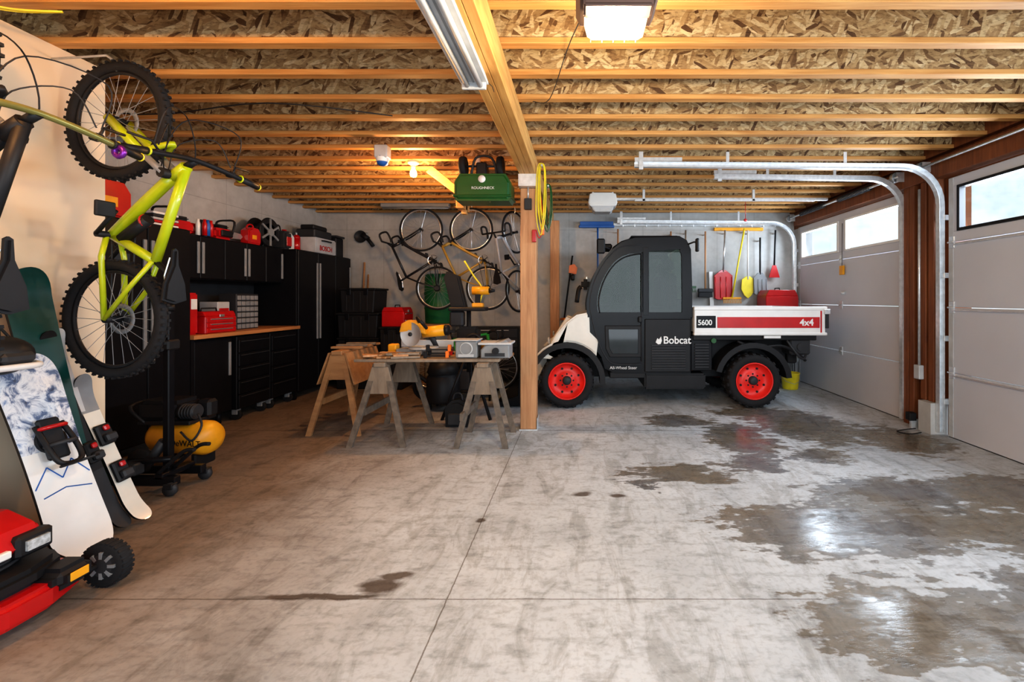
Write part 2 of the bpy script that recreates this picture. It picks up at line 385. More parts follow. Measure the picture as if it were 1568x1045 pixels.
def track(name,y,xe,zt=2.56,side=1):
    q=B(name); x=3.43; r=.36
    pts=[(x,y,.03),(x,y,1.2),(x,y,zt-r)]
    for i in range(1,9):
        a=math.pi/2*i/8; pts.append((x-r+r*math.cos(a),y,zt-r+r*math.sin(a)))
    pts.append((xe,y,zt+.02))
    def sweep(o1,o2,dy0,dy1):
        vs=[];fs=[];n=len(pts)
        for i,p in enumerate(pts):
            p=Vector(p); t=Vector(pts[min(i+1,n-1)])-Vector(pts[max(i-1,0)]); t.normalize(); nn=Vector((-t.z,0,t.x))
            for (o,dy) in ((o1,dy0),(o2,dy0),(o2,dy1),(o1,dy1)): vs.append(p+nn*o+Vector((0,dy,0)))
        for i in range(n-1):
            for k in range(4): fs.append((i*4+k,i*4+(k+1)%4,i*4+4+(k+1)%4,i*4+4+k))
        fs+=[(0,1,2,3),((n-1)*4,(n-1)*4+1,(n-1)*4+2,(n-1)*4+3)]
        q.add(vs,fs,GALV)
    sweep(-.026,.026,side*.022,side*.025); sweep(.023,.026,-side*.022,side*.022); sweep(-.026,-.023,-side*.022,side*.022)
    for z in (.3,.9,1.5,2.05): q.box((x+.02,y-.02,z),(XR+.025,y+.02,z+.05),GALV,.002)
    q.box((xe+.04,y-.02,zt-.03),(xe+.08,y+.0,2.699),GALV); q.box((xe+.0,y-.015,zt+.05),(xe+.45,y,zt+.085),GALV)
    for f in (.35,.8): xx=xe+(3.0-xe)*f; q.box((xx,y-.01,zt+.03),(xx+.03,y-.006,2.699),GALV)
    q.done()
track('garage_door_track',4.33,.52,2.56,1); track('garage_door_track',4.83,1.42,2.58,-1); track('garage_door_track',7.28,.60,2.52,1)
q=B('torsion_spring_shaft'); q.cyl((3.33,-.6,2.58),(3.33,4.5,2.58),.013,GALV,10); q.cyl((3.33,4.75,2.58),(3.33,7.3,2.58),.013,GALV,10)
for y in (5.2,6.2): 
    pts=[(3.33+.03*math.cos(a*.8),y+.0022*a,2.58+.03*math.sin(a*.8)) for a in range(0,300)]
    q.tube(pts,.004,DGREY,4)
for y in (4.42,4.78,7.2):
    q.lathe([(.05,0),(.055,.005),(.045,.012),(.045,.03),(.055,.04),(.0,.04)],(3.33,y,2.58),(0,1,0),GALV,20); q.box((3.32,y-.01,2.53),(3.40,y-.004,2.63),GALV)
q.done()
def opener(x,y,z,lit,k=1):
    q=B('garage_door_opener')
    body=WHITE if not lit else simple('brown_grey_housing',(.16,.10,.08),.5)
    L=T(x,y,z)@Matrix.Scale(k,4)
    q.prism([(-.19,.04),(-.17,.15),(-.12,.17),(.12,.17),(.17,.15),(.19,.04),(.17,.0),(-.17,.0)],'y',-.13,.13,body,.012,L=L,seg=2)
    if lit:
        # louvred housing that hangs below the motor, open lens at the bottom rear
        q.box((-.155,-.125,-.05),(.155,-.02,.01),body,.01,L=L,seg=2); q.box((-.155,-.02,-.03),(.155,.0,.01),body,.004,L=L)
        q.prism([(-.15,-.005),(.15,-.005),(.135,-.06),(.11,-.075),(-.11,-.075),(-.135,-.06)],'y',-.015,.115,WARM2,.01,L=L,seg=2)
        for i in range(5): q.box((-.12+.055*i,-.018,-.08),(-.116+.055*i,.118,-.074),SILV,L=L)
    else:
        q.prism([(-.15,0),(.15,0),(.13,-.05),(.10,-.075),(-.10,-.075),(-.13,-.05)],'y',-.11,.11,LGREY,.01,L=L,seg=2); q.box((-.155,-.115,-.014),(.155,.115,.01),LGREY,L=L)
    for yy in (-.1,.1):
        for xx in (-.13,.13): q.box((x+xx*k-.01,y+yy*k-.01,z+.12*k),(x+xx*k+.01,y+yy*k+.01,2.699),GALV)
    q.box((x+.18*k,y-.02,z+.09),(3.29,y+.02,z+.125),GALV,.003); 
    if not lit: q.box((x+.4,y-.25,z+.03),(3.0,y-.22,z+.06),GALV,.003); q.box((x+1.9,y-.25,z+.03),(x+1.93,y-.22,2.699),GALV); q.box((x+.5,y-.25,z+.03),(x+.53,y-.22,2.699),GALV)
    q.tube([(x+1.9,y,z+.09),(x+1.9,y,z-.15)],.004,RED,6); q.ball((x+1.9,y,z-.17),(.025,.01,.02),RED,8)
    q.done()
opener(.145,1.80,2.44,True,.85); opener(.30,6.05,2.52,False)

# ------------------------------------------------------------ light fixtures
q=B('fluorescent_light'); x0,x1=-.64,-.49
q.prism([(x0,2.46),(x0+.02,2.519),(x1-.02,2.519),(x1,2.46),(x1-.005,2.455),(x0+.005,2.455)],'y',1.15,2.45,LGREY)
for x in (-.60,-.53): q.cyl((x,1.18,2.438),(x,2.42,2.438),.014,LGREY,12); 
for y in (1.16,2.42): q.box((x0+.01,y,2.42),(x1-.01,y+.02,2.46),LGREY,.004)
q.box((-.57,1.18,2.452),(-.56,2.42,2.458),GREY)
q.tube([(-.5,2.44,2.47),(-.47,2.44,2.44),(-.46,2.44,2.41)],.002,BLK,5); q.done()
def bulb(x,y):
    q=B('ceiling_light_bulb'); q.lathe([(.0,.0),(.055,0),(.055,-.025),(.03,-.04),(.02,-.06)],(x,y,2.699),(0,0,1),WHITE,20)
    prof=[(.016,-.055),(.018,-.08),(.032,-.105),(.036,-.13),(.028,-.155),(.0,-.165)]
    q.lathe(prof,(x,y,2.70),(0,0,1),WARM,20); return q.done()
bulb(-1.69,4.62); bulb(-1.9,1.25)
q=B('motion_sensor'); q.box((-1.86,4.1,2.58),(-1.74,4.2,2.699),LGREY,.01); q.lathe([(.05,0),(.055,-.03),(.045,-.07),(.02,-.085),(0,-.086)],(-1.8,4.15,2.60),(0,0,1),BLUE,18); q.lathe([(.057,-.01),(.058,-.03),(.05,-.05)],(-1.8,4.15,2.60),(0,0,1),WHITE,18); q.done()
q=B('fluorescent_light'); q.box((-2.9,6.6,2.64),(-1.9,6.70,2.699),GREY,.01); q.cyl((-2.88,6.65,2.63),(-1.92,6.65,2.63),.012,GREY,10); q.done()

# ------------------------------------------------------------ utility vehicle
q=B('utility_vehicle'); Y0,Y1=5.47,6.83
def wheel(cx,y0,sgn):
    o=(cx,y0,.325); ax=(0,sgn,0)
    q.lathe([(.215,.0),(.235,-.012),(.27,-.022),(.30,-.012),(.312,.01),(.312,.25),(.30,.27),(.27,.28),(.215,.26),(.215,0)],o,ax,RUB,40)
    for i in range(22):
        a=2*math.pi*i/22
        for h0,h1,da in ((.0,.12,.0),(.14,.26,.14)):
            q.box((-.022,min(sgn*h0,sgn*h1),.296),(.022,max(sgn*h0,sgn*h1),.325),RUB,.005,L=T(*o)@Matrix.Rotation(a+da,4,'Y'))
        L=T(*o)@Matrix.Rotation(a,4,'Y'); q.box((-.018,min(sgn*-.006,sgn*.03),.27),(.018,max(sgn*-.006,sgn*.03),.318),RUB,.004,L=L)
    q.lathe([(.222,-.012),(.212,.0),(.205,.02),(.185,.06),(.15,.075),(.10,.065),(.085,.05),(.0,.05)],o,ax,REDRIM,36)
    q.circ((cx,y0-sgn*.008,.325),(0,1,0),.214,.008,REDRIM,36,6)
    q.lathe([(.055,.055),(.05,.01),(.035,.0),(0,0)],o,ax,DGREY,20)
    for i in range(8):
        a=2*math.pi*i/8; c=Vector((cx+.078*math.cos(a),y0+sgn*.045,.325+.078*math.sin(a))); q.cyl(c,c+Vector((0,sgn*.02,0)),.011,BLK,6)
    for i in range(8):
        a=2*math.pi*i/8+.4; c=Vector((cx+.15*math.cos(a),y0+sgn*.062,.325+.15*math.sin(a))); q.cyl(c,c+Vector((0,sgn*.018,0)),.014,BLK,8)
FW,RW=-.155,2.07
for cx in (FW,RW):
    wheel(cx,5.40,1); wheel(cx,6.90,-1); q.cyl((cx,5.5,.325),(cx,6.8,.325),.06,DGREY,12)
def arc(cx,cz,r,a0,a1,n=14): return [(cx+r*math.cos(math.radians(a0+(a1-a0)*i/n)),cz+r*math.sin(math.radians(a0+(a1-a0)*i/n))) for i in range(n+1)]
for cx,a0,a1 in ((FW,-5,150),(RW,5,165)):
    for ya,yb in ((5.42,5.74),(6.56,6.88)): q.ring(arc(cx,.32,.46,a0,a1),arc(cx,.32,.395,a0,a1),'y',ya,yb,BLK,closed=False)
low=[(.10,1.10),(1.34,1.10),(1.34,.40),(.42,.40),(.30,.46),(.26,.60),(.16,.73),(.05,.80)]
q.prism(low,'y',Y0+.02,Y1-.02,BLKG,.012,seg=2)
hood=[(.11,1.14),(-.04,1.11),(-.16,1.02),(-.28,.88),(-.38,.70),(-.40,.62),(-.36,.60)]+arc(FW,.32,.462,140,40,8)+[(.22,.80),(.12,.90)]
q.prism(hood,'y',Y0-.01,Y1+.01,CREAM,.02,seg=2)
q.box((-.42,5.75,.45),(-.2,6.55,.72),DGREY,.02)
for y in (5.62,6.68): q.lathe([(.06,.0),(.055,-.02),(0,-.03)],(-.37,y,.78),(1,0,.2),LENS,16)
O=[(.09,1.08),(.08,1.25),(.12,1.45),(.20,1.66),(.32,1.83),(.47,1.96),(.66,2.03),(1.16,2.045),(1.27,2.01),(1.335,1.90),(1.35,1.45),(1.35,1.08)]
I=[(.22,1.14),(.205,1.26),(.235,1.43),(.31,1.60),(.41,1.74),(.54,1.83),(.70,1.86),(1.16,1.90),(1.205,1.88),(1.225,1.83),(1.23,1.45),(1.23,1.14)]
def sm2(p,n=4): 
    return [(v.x,v.y) for v in sm([(a,b,0) for a,b in p],n)]
Os=sm2(O[:10])+O[10:]; Is=sm2(I[:10])+I[10:]
for ya,yb in ((Y0,Y0+.06),(Y1-.06,Y1)):
    q.ring(Os,Is,'y',ya,yb,BLKG); q.prism(Is,'y',ya+.025,ya+.031,TINT)
    q.box((.755,ya-.002,1.10),(.83,yb,1.93),BLKG,.006)
q.tube([(x,Y0-.003,z) for x,z in sm2([(.24,1.13),(.225,1.27),(.26,1.44),(.33,1.60),(.43,1.73),(.55,1.81),(.70,1.845),(.74,1.84)])],.008,BLK,6)
q.tube([(.74,Y0-.003,1.86),(.74,Y0-.003,.55)],.007,DGREY,6)
q.tube([(x,Y0-.002,z) for x,z in sm2([(.74,.52),(.42,.52),(.30,.62),(.2,.85),(.14,1.1),(.12,1.25),(.16,1.47),(.25,1.67),(.36,1.82),(.5,1.93),(.74,1.95)])],.006,DGREY,6)
q.prism([(.40,1.93),(.50,2.0),(.66,2.05),(1.20,2.062),(1.29,2.01),(1.31,1.97),(.6,1.97)],'y',Y0+.01,Y1-.01,BLKG,.01)
q.box((.62,Y0+.08,2.05),(1.2,Y1-.08,2.075),BLKG,.01)
fw=[(.10,1.10),(.10,1.25),(.14,1.45),(.22,1.66),(.34,1.83),(.45,1.93)]
for i in range(len(fw)-1):
    a,b_=fw[i],fw[i+1]; q.add([(a[0],Y0+.06,a[1]),(b_[0],Y0+.06,b_[1]),(b_[0],Y1-.06,b_[1]),(a[0],Y1-.06,a[1])],[(0,1,2,3)],TINT)
q.box((1.30,Y0+.05,1.1),(1.34,Y1-.05,1.30),BLKG); q.add([(1.33,Y0+.05,1.25),(1.33,Y1-.05,1.25),(1.33,Y1-.05,1.97),(1.33,Y0+.05,1.97)],[(0,1,2,3)],TINT)
for y in (5.62,6.28):
    q.box((.72,y,1.08),(1.15,y+.42,1.2),DGREY,.03,seg=2); q.box((1.08,y,1.15),(1.2,y+.42,1.62),DGREY,.03,seg=2); q.box((1.1,y+.08,1.64),(1.18,y+.34,1.80),DGREY,.03,seg=2)
q.box((.16,Y0+.1,1.08),(.36,Y1-.1,1.22),DGREY,.02); q.circ((.50,5.85,1.38),(1,-.5,.45),.16,.013,BLK,24,6); q.cyl((.32,5.85,1.2),(.50,5.85,1.38),.02,BLK)
for k in range(3):
    a=k*2.094+.5; q.cyl((.50,5.85,1.38),(.50-.05*math.sin(a),5.85+.14*math.cos(a),1.38+.14*math.sin(a)),.01,BLK,6)
q.prism([(.30,.98),(.74,.98),(.74,.60),(.36,.60),(.31,.70)],'y',Y0-.0,Y0+.03,BLK,.006)
q.prism([(.34,.94),(.70,.94),(.70,.64),(.39,.64),(.35,.72)],'y',Y0-.006,Y0+.02,simple('door_lower_glass',(.02,.024,.026),.06,spec=.4),.004)
q.box((.78,Y0,.42),(1.33,Y0+.04,1.06),BLK,.008)
for i in range(10): q.box((.86,Y0-.012,.455+i*.031),(1.27,Y0+.01,.472+i*.031),DGREY,.003)
q.box((.70,Y0-.03,1.02),(.745,Y0,1.09),BLK,.008)
q.box((.78,Y0+.02,.21),(1.52,Y1-.02,.40),BLK,.02,seg=2); q.box((.36,Y0+.04,.34),(.80,Y1-.04,.42),BLK,.01)
q.box((-.1,5.85,.30),(2.5,6.45,.55),BLK,.01)
q.box((1.34,Y0+.03,.43),(1.60,Y1-.03,.86),BLKG,.01)
for i in range(9): q.box((1.385,Y0+.012,.47+i*.034),(1.555,Y0+.03,.488+i*.034),DGREY,.003)
q.box((1.60,Y0+.28,.50),(2.60,Y1-.28,.86),BLK,.01); q.box((1.36,Y0+.02,.80),(2.86,Y1-.02,.87),BLK,.01)
q.box((2.55,Y0+.05,.62),(2.80,Y1-.05,.84),DGREY,.02); q.box((2.6,5.7,.5),(2.72,5.8,.7),BLK,.01); q.cyl((2.68,5.5,.72),(2.68,5.6,.72),.05,DGREY); q.box((2.75,6.0,.45),(2.85,6.3,.62),BLK,.01)
q.tube(sm([(1.9,5.5,.79),(2.1,5.45,.72),(2.4,5.46,.74),(2.6,5.5,.66),(2.75,5.55,.55)],5),.018,BLK,8); q.tube(sm([(2.5,5.5,.8),(2.62,5.46,.62),(2.72,5.52,.58),(2.80,5.6,.7)],5),.014,DGREY,8)
q.cyl((1.605,Y0-.02,.80),(1.605,Y0+.03,.80),.03,GRN,14)
q.box((2.2,Y0-.035,.83),(2.4,Y0-.02,.86),WHITE)
bx0,bx1,bz0,bz1=1.365,2.93,.87,1.20
for ya,yb in ((5.43,5.48),(6.82,6.87)): q.box((bx0,ya,bz0),(bx1,yb,bz1),WHITE,.008)
q.box((bx0,5.48,bz0),(bx0+.04,6.82,bz1),WHITE,.006); q.box((bx1-.05,5.48,bz0),(bx1,6.82,bz1),WHITE,.006); q.box((bx0,5.48,bz0),(bx1,6.82,bz0+.04),LGREY)
q.box((bx0-.005,5.42,bz1-.035),(bx1+.02,5.49,bz1+.01),WHITE,.008); q.box((bx0-.005,5.42,bz0-.005),(bx1+.02,5.49,bz0+.03),WHITE,.008)
q.box((1.64,5.424,.955),(2.86,5.432,1.085),RED,.002); q.box((2.87,5.424,.9),(2.885,5.432,1.16),RED)
q.box((1.39,5.424,.955),(1.62,5.432,1.10),BLKG,.002)
q.box((bx1,5.42,.95),(bx1+.04,5.47,1.14),DGREY,.006); q.box((bx1-.02,5.41,1.12),(bx1+.05,5.43,1.18),GALV,.004)
q.tube([(1.3,Y0,1.96),(1.36,Y0-.06,1.98),(1.40,Y0-.08,1.96)],.01,BLK,6); q.box((1.37,Y0-.11,1.86),(1.41,Y0-.05,2.02),BLK,.012)
q.tube([(.36,Y0,1.90),(.28,Y0-.05,1.93)],.01,BLK,6); q.box((.20,Y0-.08,1.84),(.30,Y0-.03,2.02),BLK,.015); q.box((.30,5.9,1.95),(.42,6.3,2.02),BLK,.02)
for y in (5.82,6.42):
    q.prism([(-.10,1.05),(-.17,1.08),(-.40,.72),(-.62,.36),(-.66,.16),(-.56,.14),(-.52,.32),(-.30,.66),(-.08,.96)],'y',y-.05,y+.05,CREAM,.008)
    q.cyl((-.2,y+.0,.55),(-.52,y,.30),.03,SILV,12)
q.prism([(-.62,.03),(-.62,.50),(-.66,.56),(-.72,.50),(-.74,.15),(-1.0,.06),(-1.02,.02)],'y',5.42,6.88,BLKG,.006)
veh=q.done()
text('Bobcat',(1.0,Y0-.004,.765),(90,0,0),.125,WHITE,veh,off=.002,sx=.95)
q2=B('brand_badge'); 
q2.prism([(.91,.78),(.93,.83),(.95,.815),(.975,.85),(.985,.80),(.97,.76),(.94,.755)],'y',Y0-.006,Y0-.001,WHITE); o=q2.done(); o.parent=veh; o.matrix_parent_inverse=Matrix.Translation(-veh.location)
text('5600',(1.405,5.4225,.99),(90,0,0),.09,WHITE,veh,off=.002,sx=.95); text('4x4',(2.62,5.4225,.985),(90,0,0),.11,WHITE,veh,off=.003)
text('All-Wheel Steer',(.36,Y0+.012,.455),(90,0,0),.05,WHITE,veh)

# ------------------------------------------------------------ bicycles
def bike(name,M,frame,kind='mtb',bar=BLK,rw=None,side=1):
    q=B(name); q.M=M
    mtb=kind=='mtb'
    Rr=.325 if mtb else .325; tr=.028 if mtb else .015; ft=(1.09,0.0) if mtb else (.90,0)
    for (a,b) in ((0,0),ft):
        q.circ((a,0,b),(0,1,0),Rr-tr,tr,RUB,48,8)
        q.circ((a,0,b),(0,1,0),Rr-2*tr-.006,.011,BLK if mtb else SILV,44,6)
        if mtb:
            for i in range(48):
                t=2*math.pi*i/48
                for c in (-.015,.015): q.box((-.007,c-.007,Rr-.008),(.007,c+.007,Rr+.004),RUB,L=T(a,0,b)@Matrix.Rotation(t+(.06 if c>0 else 0),4,'Y'))
        q.cyl((a,-.05,b),(a,.05,b),.02,BLK,12)
        for i in range(24):
            t=2*math.pi*i/24; t2=t+(.5 if i%2 else -.5); rr=Rr-2*tr-.01
            q.cyl((a+.02*math.cos(t2),(.025 if i%4<2 else -.025),b+.02*math.sin(t2)),(a+rr*math.cos(t),0,b+rr*math.sin(t)),.0016 if mtb else .0018,GREY if mtb else SILV,4)
        if mtb: q.lathe([(.085,0),(.085,.003),(.06,.003),(.06,0)],(a,-.035,b),(0,1,0),GREY,28)
    bb=(.46,-.02) if mtb else (.41,-.06)
    if mtb: hd=(.775,.345); hu=(.83,.43); st=(.32,.25); sd=(.24,.35); r=.024
    else: hd=(.80,.34); hu=(.77,.48); st=(.28,.40); sd=(.25,.50); r=.018
    P=lambda p,c=0:(p[0],c,p[1])
    q.tube(sm([P(bb),((bb[0]+hd[0])/2-.01,0,(bb[1]+hd[1])/2+(-.02 if mtb else 0)),P(hd)],4),r*1.25,frame,10)
    q.tube([P(st),P(hu)],r,frame,10); q.tube([P(bb),P(st)],r,frame,10); q.tube([P(st),P(sd)],.014,BLK,8)
    q.cyl(P(hd),P(hu),r*1.25,frame,12)
    if mtb: q.cyl((bb[0]-.02,0,bb[1]+.06),(.55,0,.20),.03,BLK,12); q.circ((.54,0,.18),(.1,0,1),.03,.006,RED,14,5)
    for c in (-.05,.05):
        q.tube([P(bb,c*.6),(bb[0]-.12,c*1.1,bb[1]+.0),P((0,0),c)],r*.55,frame,8); q.tube([P(st,c*.3),(st[0]*.5,c,st[1]*.55),P((0,0),c)],r*.5,frame,8)
        mid=((hd[0]*.6+ft[0]*.4),c,hd[1]*.6)
        q.tube([(hd[0]+.01,c,hd[1]-.0),mid],r*(.75 if mtb else .6),GREY if mtb else BLK,8)
        q.tube([mid,P(ft,c)],r*(.95 if mtb else .6),frame if mtb and rw is None else BLK,8)
    if mtb: q.tube(sm([((hd[0]*.6+ft[0]*.4),-.05,hd[1]*.6),(hd[0]+.18,0,hd[1]*.62+.13),((hd[0]*.6+ft[0]*.4),.05,hd[1]*.6)],5),.016,frame if rw is None else BLK,8)
    q.cyl((hd[0]+.01,-.065,hd[1]),(hd[0]+.01,.065,hd[1]),r*1.1,BLK,10)
    q.cyl((bb[0],-.08,bb[1]),(bb[0],.08,bb[1]),.018,BLK,10); q.circ((bb[0],side*-.05,bb[1]),(0,1,0),.075,.006,SILV if not mtb else BLK,24,5)
    for i in range(5):
        t=2*math.pi*i/5; q.cyl((bb[0],side*-.05,bb[1]),(bb[0]+.075*math.cos(t),side*-.05,bb[1]+.075*math.sin(t)),.006,BLK,5)
    for sg in (-1,1):
        e=(bb[0]+sg*.12,sg*.08,bb[1]+sg*.12); q.cyl((bb[0],sg*.08,bb[1]),e,.011,BLK,8); q.cb((e[0],e[1]+sg*.05,e[2]),(.08,.09,.02),BLK,.005)
    q.tube([(bb[0],side*-.05,bb[1]+.075),(0,side*-.05,.04)],.004,DGREY,5); q.tube([(bb[0],side*-.05,bb[1]-.075),(.05,side*-.05,-.09),(0,side*-.05,-.045)],.004,DGREY,5)
    q.cyl((0,side*-.03,0),(0,side*-.065,0),.05,DGREY,18,.03)
    bmv=[(-.13,.065),(-.15,.0),(-.13,-.065),(-.04,-.055),(.06,-.018),(.14,-.014),(.15,0),(.14,.014),(.06,.018),(-.04,.055)]
    q.prism([(sd[0]+x,y) for x,y in bmv],'z',sd[1],sd[1]+.035,BLK,.012,seg=2)
    q.tube([(sd[0]-.1,.02,sd[1]),(sd[0],.02,sd[1]-.02),(sd[0]+.1,.01,sd[1])],.004,SILV,5)
    if mtb:
        s=(hu[0]+.03,0,hu[1]+.055); q.cyl(P(hu),s,.018,BLK,10); 
        q.tube(sm([(s[0]-.05,-.38,s[2]+.02),(s[0]-.02,-.18,s[2]+.02),(s[0],-.05,s[2]),(s[0],.05,s[2]),(s[0]-.02,.18,s[2]+.02),(s[0]-.05,.38,s[2]+.02)],4),.0135,bar,10)
        for sg in (-1,1):
            q.cyl((s[0]-.048,sg*.38,s[2]+.02),(s[0]-.03,sg*.26,s[2]+.02),.018,BLK,10); q.circ((s[0]-.03,sg*.255,s[2]+.02),(0,1,0),.018,.005,frame,12,5); q.circ((s[0]-.048,sg*.383,s[2]+.02),(0,1,0),.014,.006,YEL2,12,5)
            q.tube([(s[0]-.02,sg*.2,s[2]+.02),(s[0]+.03,sg*.23,s[2]+.01),(s[0]+.035,sg*.33,s[2]+.0)],.006,BLK,6); q.cb((s[0]-.02,sg*.2,s[2]+.01),(.03,.04,.04),BLK,.006)
            q.tube(sm([(s[0]+.02,sg*.2,s[2]+.01),(s[0]+.15,sg*.13,s[2]-.02),(s[0]+.1,sg*.03,s[2]-.14),(hd[0]+.05,sg*.02,hd[1]-.05)],6),.003,BLK,5)
            q.tube(sm([(s[0]+.02,sg*.22,s[2]+.01),(s[0]+.2,sg*.2,s[2]+.06),(s[0]+.22,-sg*.0,s[2]-.05),(s[0]+.02,-sg*.08,s[2]-.1),(hd[0]-.05,sg*.02,hd[1]-.05)],6),.003,BLK,5)
    else:
        s=(hu[0]+.07,0,hu[1]+.05); q.cyl(P(hu),s,.014,BLK,8)
        q.cyl((s[0],-.2,s[2]),(s[0],.2,s[2]),.013,BLK,8)
        for sg in (-1,1): q.tube(sm([(s[0],sg*.2,s[2]),(s[0]+.1,sg*.21,s[2]),(s[0]+.11,sg*.21,s[2]-.1),(s[0]+.02,sg*.21,s[2]-.13),(s[0]-.05,sg*.21,s[2]-.13)],4),.014,bar,8)
    return q
def mtx(o,a,b):
    a=Vector(a).normalized(); b=Vector(b); b=(b-a*b.dot(a)).normalized(); cc=b.cross(a) 
    M=Matrix.Identity(4)
    for i in range(3): M[i][0]=a[i]; M[i][1]=cc[i]; M[i][2]=b[i]; M[i][3]=o[i]
    return M
BM=mtx((-2.555,2.50,1.19),(.02,0,1),(1,-.13,0))
ob=bike('mountain_bike',BM,LIME,bar=BLK)
ob.M=Matrix.Identity(4); ob.tube([(-2.90,2.50,2.62),(-2.6,2.5,2.64),(-2.545,2.5,2.60),(-2.54,2.5,2.55)],.007,GALV,6); mb=ob.done()
ob=bike('mountain_bike',mtx((-2.555,1.74,1.15),(0,0,1),(1,.0,0)),BLK,bar=simple('olive_bar',(.30,.28,.09),.3,.5),rw=1)
ob.circ((.80,-.27,.52),(0,1,0),.02,.012,PURP,14,6); ob.M=Matrix.Identity(4); ob.tube([(-2.90,1.74,2.58),(-2.6,1.74,2.60),(-2.56,1.74,2.56),(-2.56,1.74,2.53)],.007,GALV,6); ob.done()
DB=simple('dark_frame',(.02,.02,.024),.3); YF_=simple('gold_frame',(.45,.28,.06),.35); WF=simple('grey_frame',(.4,.4,.42),.3); GF=simple('green_frame',(.03,.32,.06),.35)
def road(x,z,du,dv,fr,bar,bdir,y):
    M=mtx((x,y,z),(du,0,dv),bdir); ob=bike('road_bike',M,fr,'road',bar)
    f=M@Vector((.90,0,0)); ob.M=Matrix.Identity(4); ob.tube([(f.x+.0,y,2.699),(f.x,y+.04,2.67),(f.x,y,f.z+.295)],.008,GALV,6); ob.done()
road(-2.10,1.46,-.27,.96,DB,BLK,(-1,0,0),6.72)
road(-1.36,1.46,-.27,.96,YF_,BLK,(-1,0,0),6.72)
road(-.94,1.42,-.06,.99,WF,BLK,(-.45,-.89,0),6.95)
bike('road_bike',mtx((-2.08,6.44,.326),(1,0,0),(0,0,1)),GF,'road',BLK).done()

# ------------------------------------------------------------ left cabinets
XF=-3.65; XB=XL+.01
def cab_tall(y0,y1,n):
    q=B('tall_storage_cabinet'); q.box((XB,y0,.08),(XF-.025,y1,1.95),CAB,.004); w=(y1-y0)/n
    for i in range(n):
        q.box((XF-.025,y0+w*i+.004,.10),(XF,y0+w*(i+1)-.004,1.94),CAB,.006)
        yy=y0+w*i+(.02 if i%2 else w-.05); q.box((XF,yy,.75),(XF+.018,yy+.03,1.80),GREY,.004)
    for y in (y0+.05,y1-.05):
        for x in (XB+.1,XF-.08): q.cyl((x,y,0),(x,y,.08),.025,BLK,10)
    q.done()
cab_tall(3.42,4.27,2); cab_tall(5.90,7.25,3)
q=B('wall_cabinet'); q.box((XB,4.28,1.50),(-3.865,5.89,1.95),CAB,.004)
for i in range(5):
    w=1.61/5; q.box((-3.865,4.28+w*i+.004,1.51),(-3.84,4.28+w*(i+1)-.004,1.94),CAB,.006); yy=4.28+w*i+(.015 if i%2 else w-.045); q.box((-3.84,yy,1.56),(-3.825,yy+.03,1.88),GREY,.004)
q.done()
q=B('workbench'); q.box((XB,4.275,.915),(-3.62,5.895,.955),BENCH,.004); q.box((XB,4.28,.955),(XB+.02,5.89,1.499),DGREY)
for y in (4.3,5.86):
    for x in (-4.2,-3.7): q.box((x,y-.02,.0),(x+.04,y+.02,.915),CAB)
q.done()
for i,(y0,y1,nd) in enumerate(((4.34,4.82,0),(4.84,5.34,5),(5.36,5.83,4))):
    q=B('tool_drawer_cabinet' if nd else 'base_cabinet'); xf=-3.63 if nd else -3.68
    q.box((XL+.12,y0,.12),(xf-.02,y1,.90),CAB,.006)
    if nd:
        for k in range(nd):
            h=.74/nd; q.box((xf-.02,y0+.01,.13+h*k+.004),(xf,y1-.01,.13+h*(k+1)-.004),BLKG,.005); q.box((xf,y0+.03,.13+h*(k+1)-.03),(xf+.012,y1-.03,.13+h*(k+1)-.02),DGREY,.003)
        for y in (y0+.06,y1-.06):
            for x in (XL+.22,xf-.07): q.cyl((x,y-.02,.055),(x,y+.02,.055),.055,RUB,16); q.box((x-.03,y-.03,.06),(x+.03,y+.03,.12),GREY,.004)
    else:
        q.box((xf-.02,y0+.005,.13),(xf,y1-.005,.89),CAB,.006); q.box((xf,y1-.06,.5),(xf+.015,y1-.03,.85),GREY,.004)
        for y in (y0+.06,y1-.06): q.cyl((xf-.1,y,0),(xf-.1,y,.12),.025,BLK)
    q.done()
def toolbox(name,c,d,mat,drawers=3,handle=True):
    q=B(name); x,y,z=c; dx,dy,dz=[t/2 for t in d]
    q.box((x-dx,y-dy,z),(x+dx,y+dy,z+2*dz*.78),mat,.008); q.prism([(x-dx,z+2*dz*.78),(x+dx,z+2*dz*.78),(x+dx*.8,z+2*dz),(x-dx*.8,z+2*dz)],'y',y-dy,y+dy,mat,.006)
    for k in range(drawers):
        h=2*dz*.7/drawers; q.box((x+dx,y-dy+.01,z+.01+h*k),(x+dx+.008,y+dy-.01,z+h*(k+1)),mat,.002); q.box((x+dx+.008,y-dy*.7,z+h*(k+1)-.016),(x+dx+.014,y+dy*.7,z+h*(k+1)-.006),SILV)
    if handle: q.tube([(x,y-dy*.5,z+2*dz),(x,y-dy*.45,z+2*dz+.03),(x,y+dy*.45,z+2*dz+.03),(x,y+dy*.5,z+2*dz)],.008,BLK,6)
    q.box((x+dx,y-.03,z+2*dz*.74),(x+dx+.01,y+.03,z+2*dz*.86),SILV,.002)
    q.done()
toolbox('metal_toolbox',(-3.80,4.66,.956),(.26,.40,.22),RED,3)
q=B('red_storage_case'); q.box((-4.18,4.32,.956),(-3.98,4.66,1.36),RED,.015,seg=2); q.box((-3.98,4.40,1.28),(-3.965,4.58,1.33),WHITE,.003); q.tube([(-4.08,4.4,1.36),(-4.08,4.42,1.40),(-4.08,4.56,1.40),(-4.08,4.58,1.36)],.01,BLK,6); q.done()
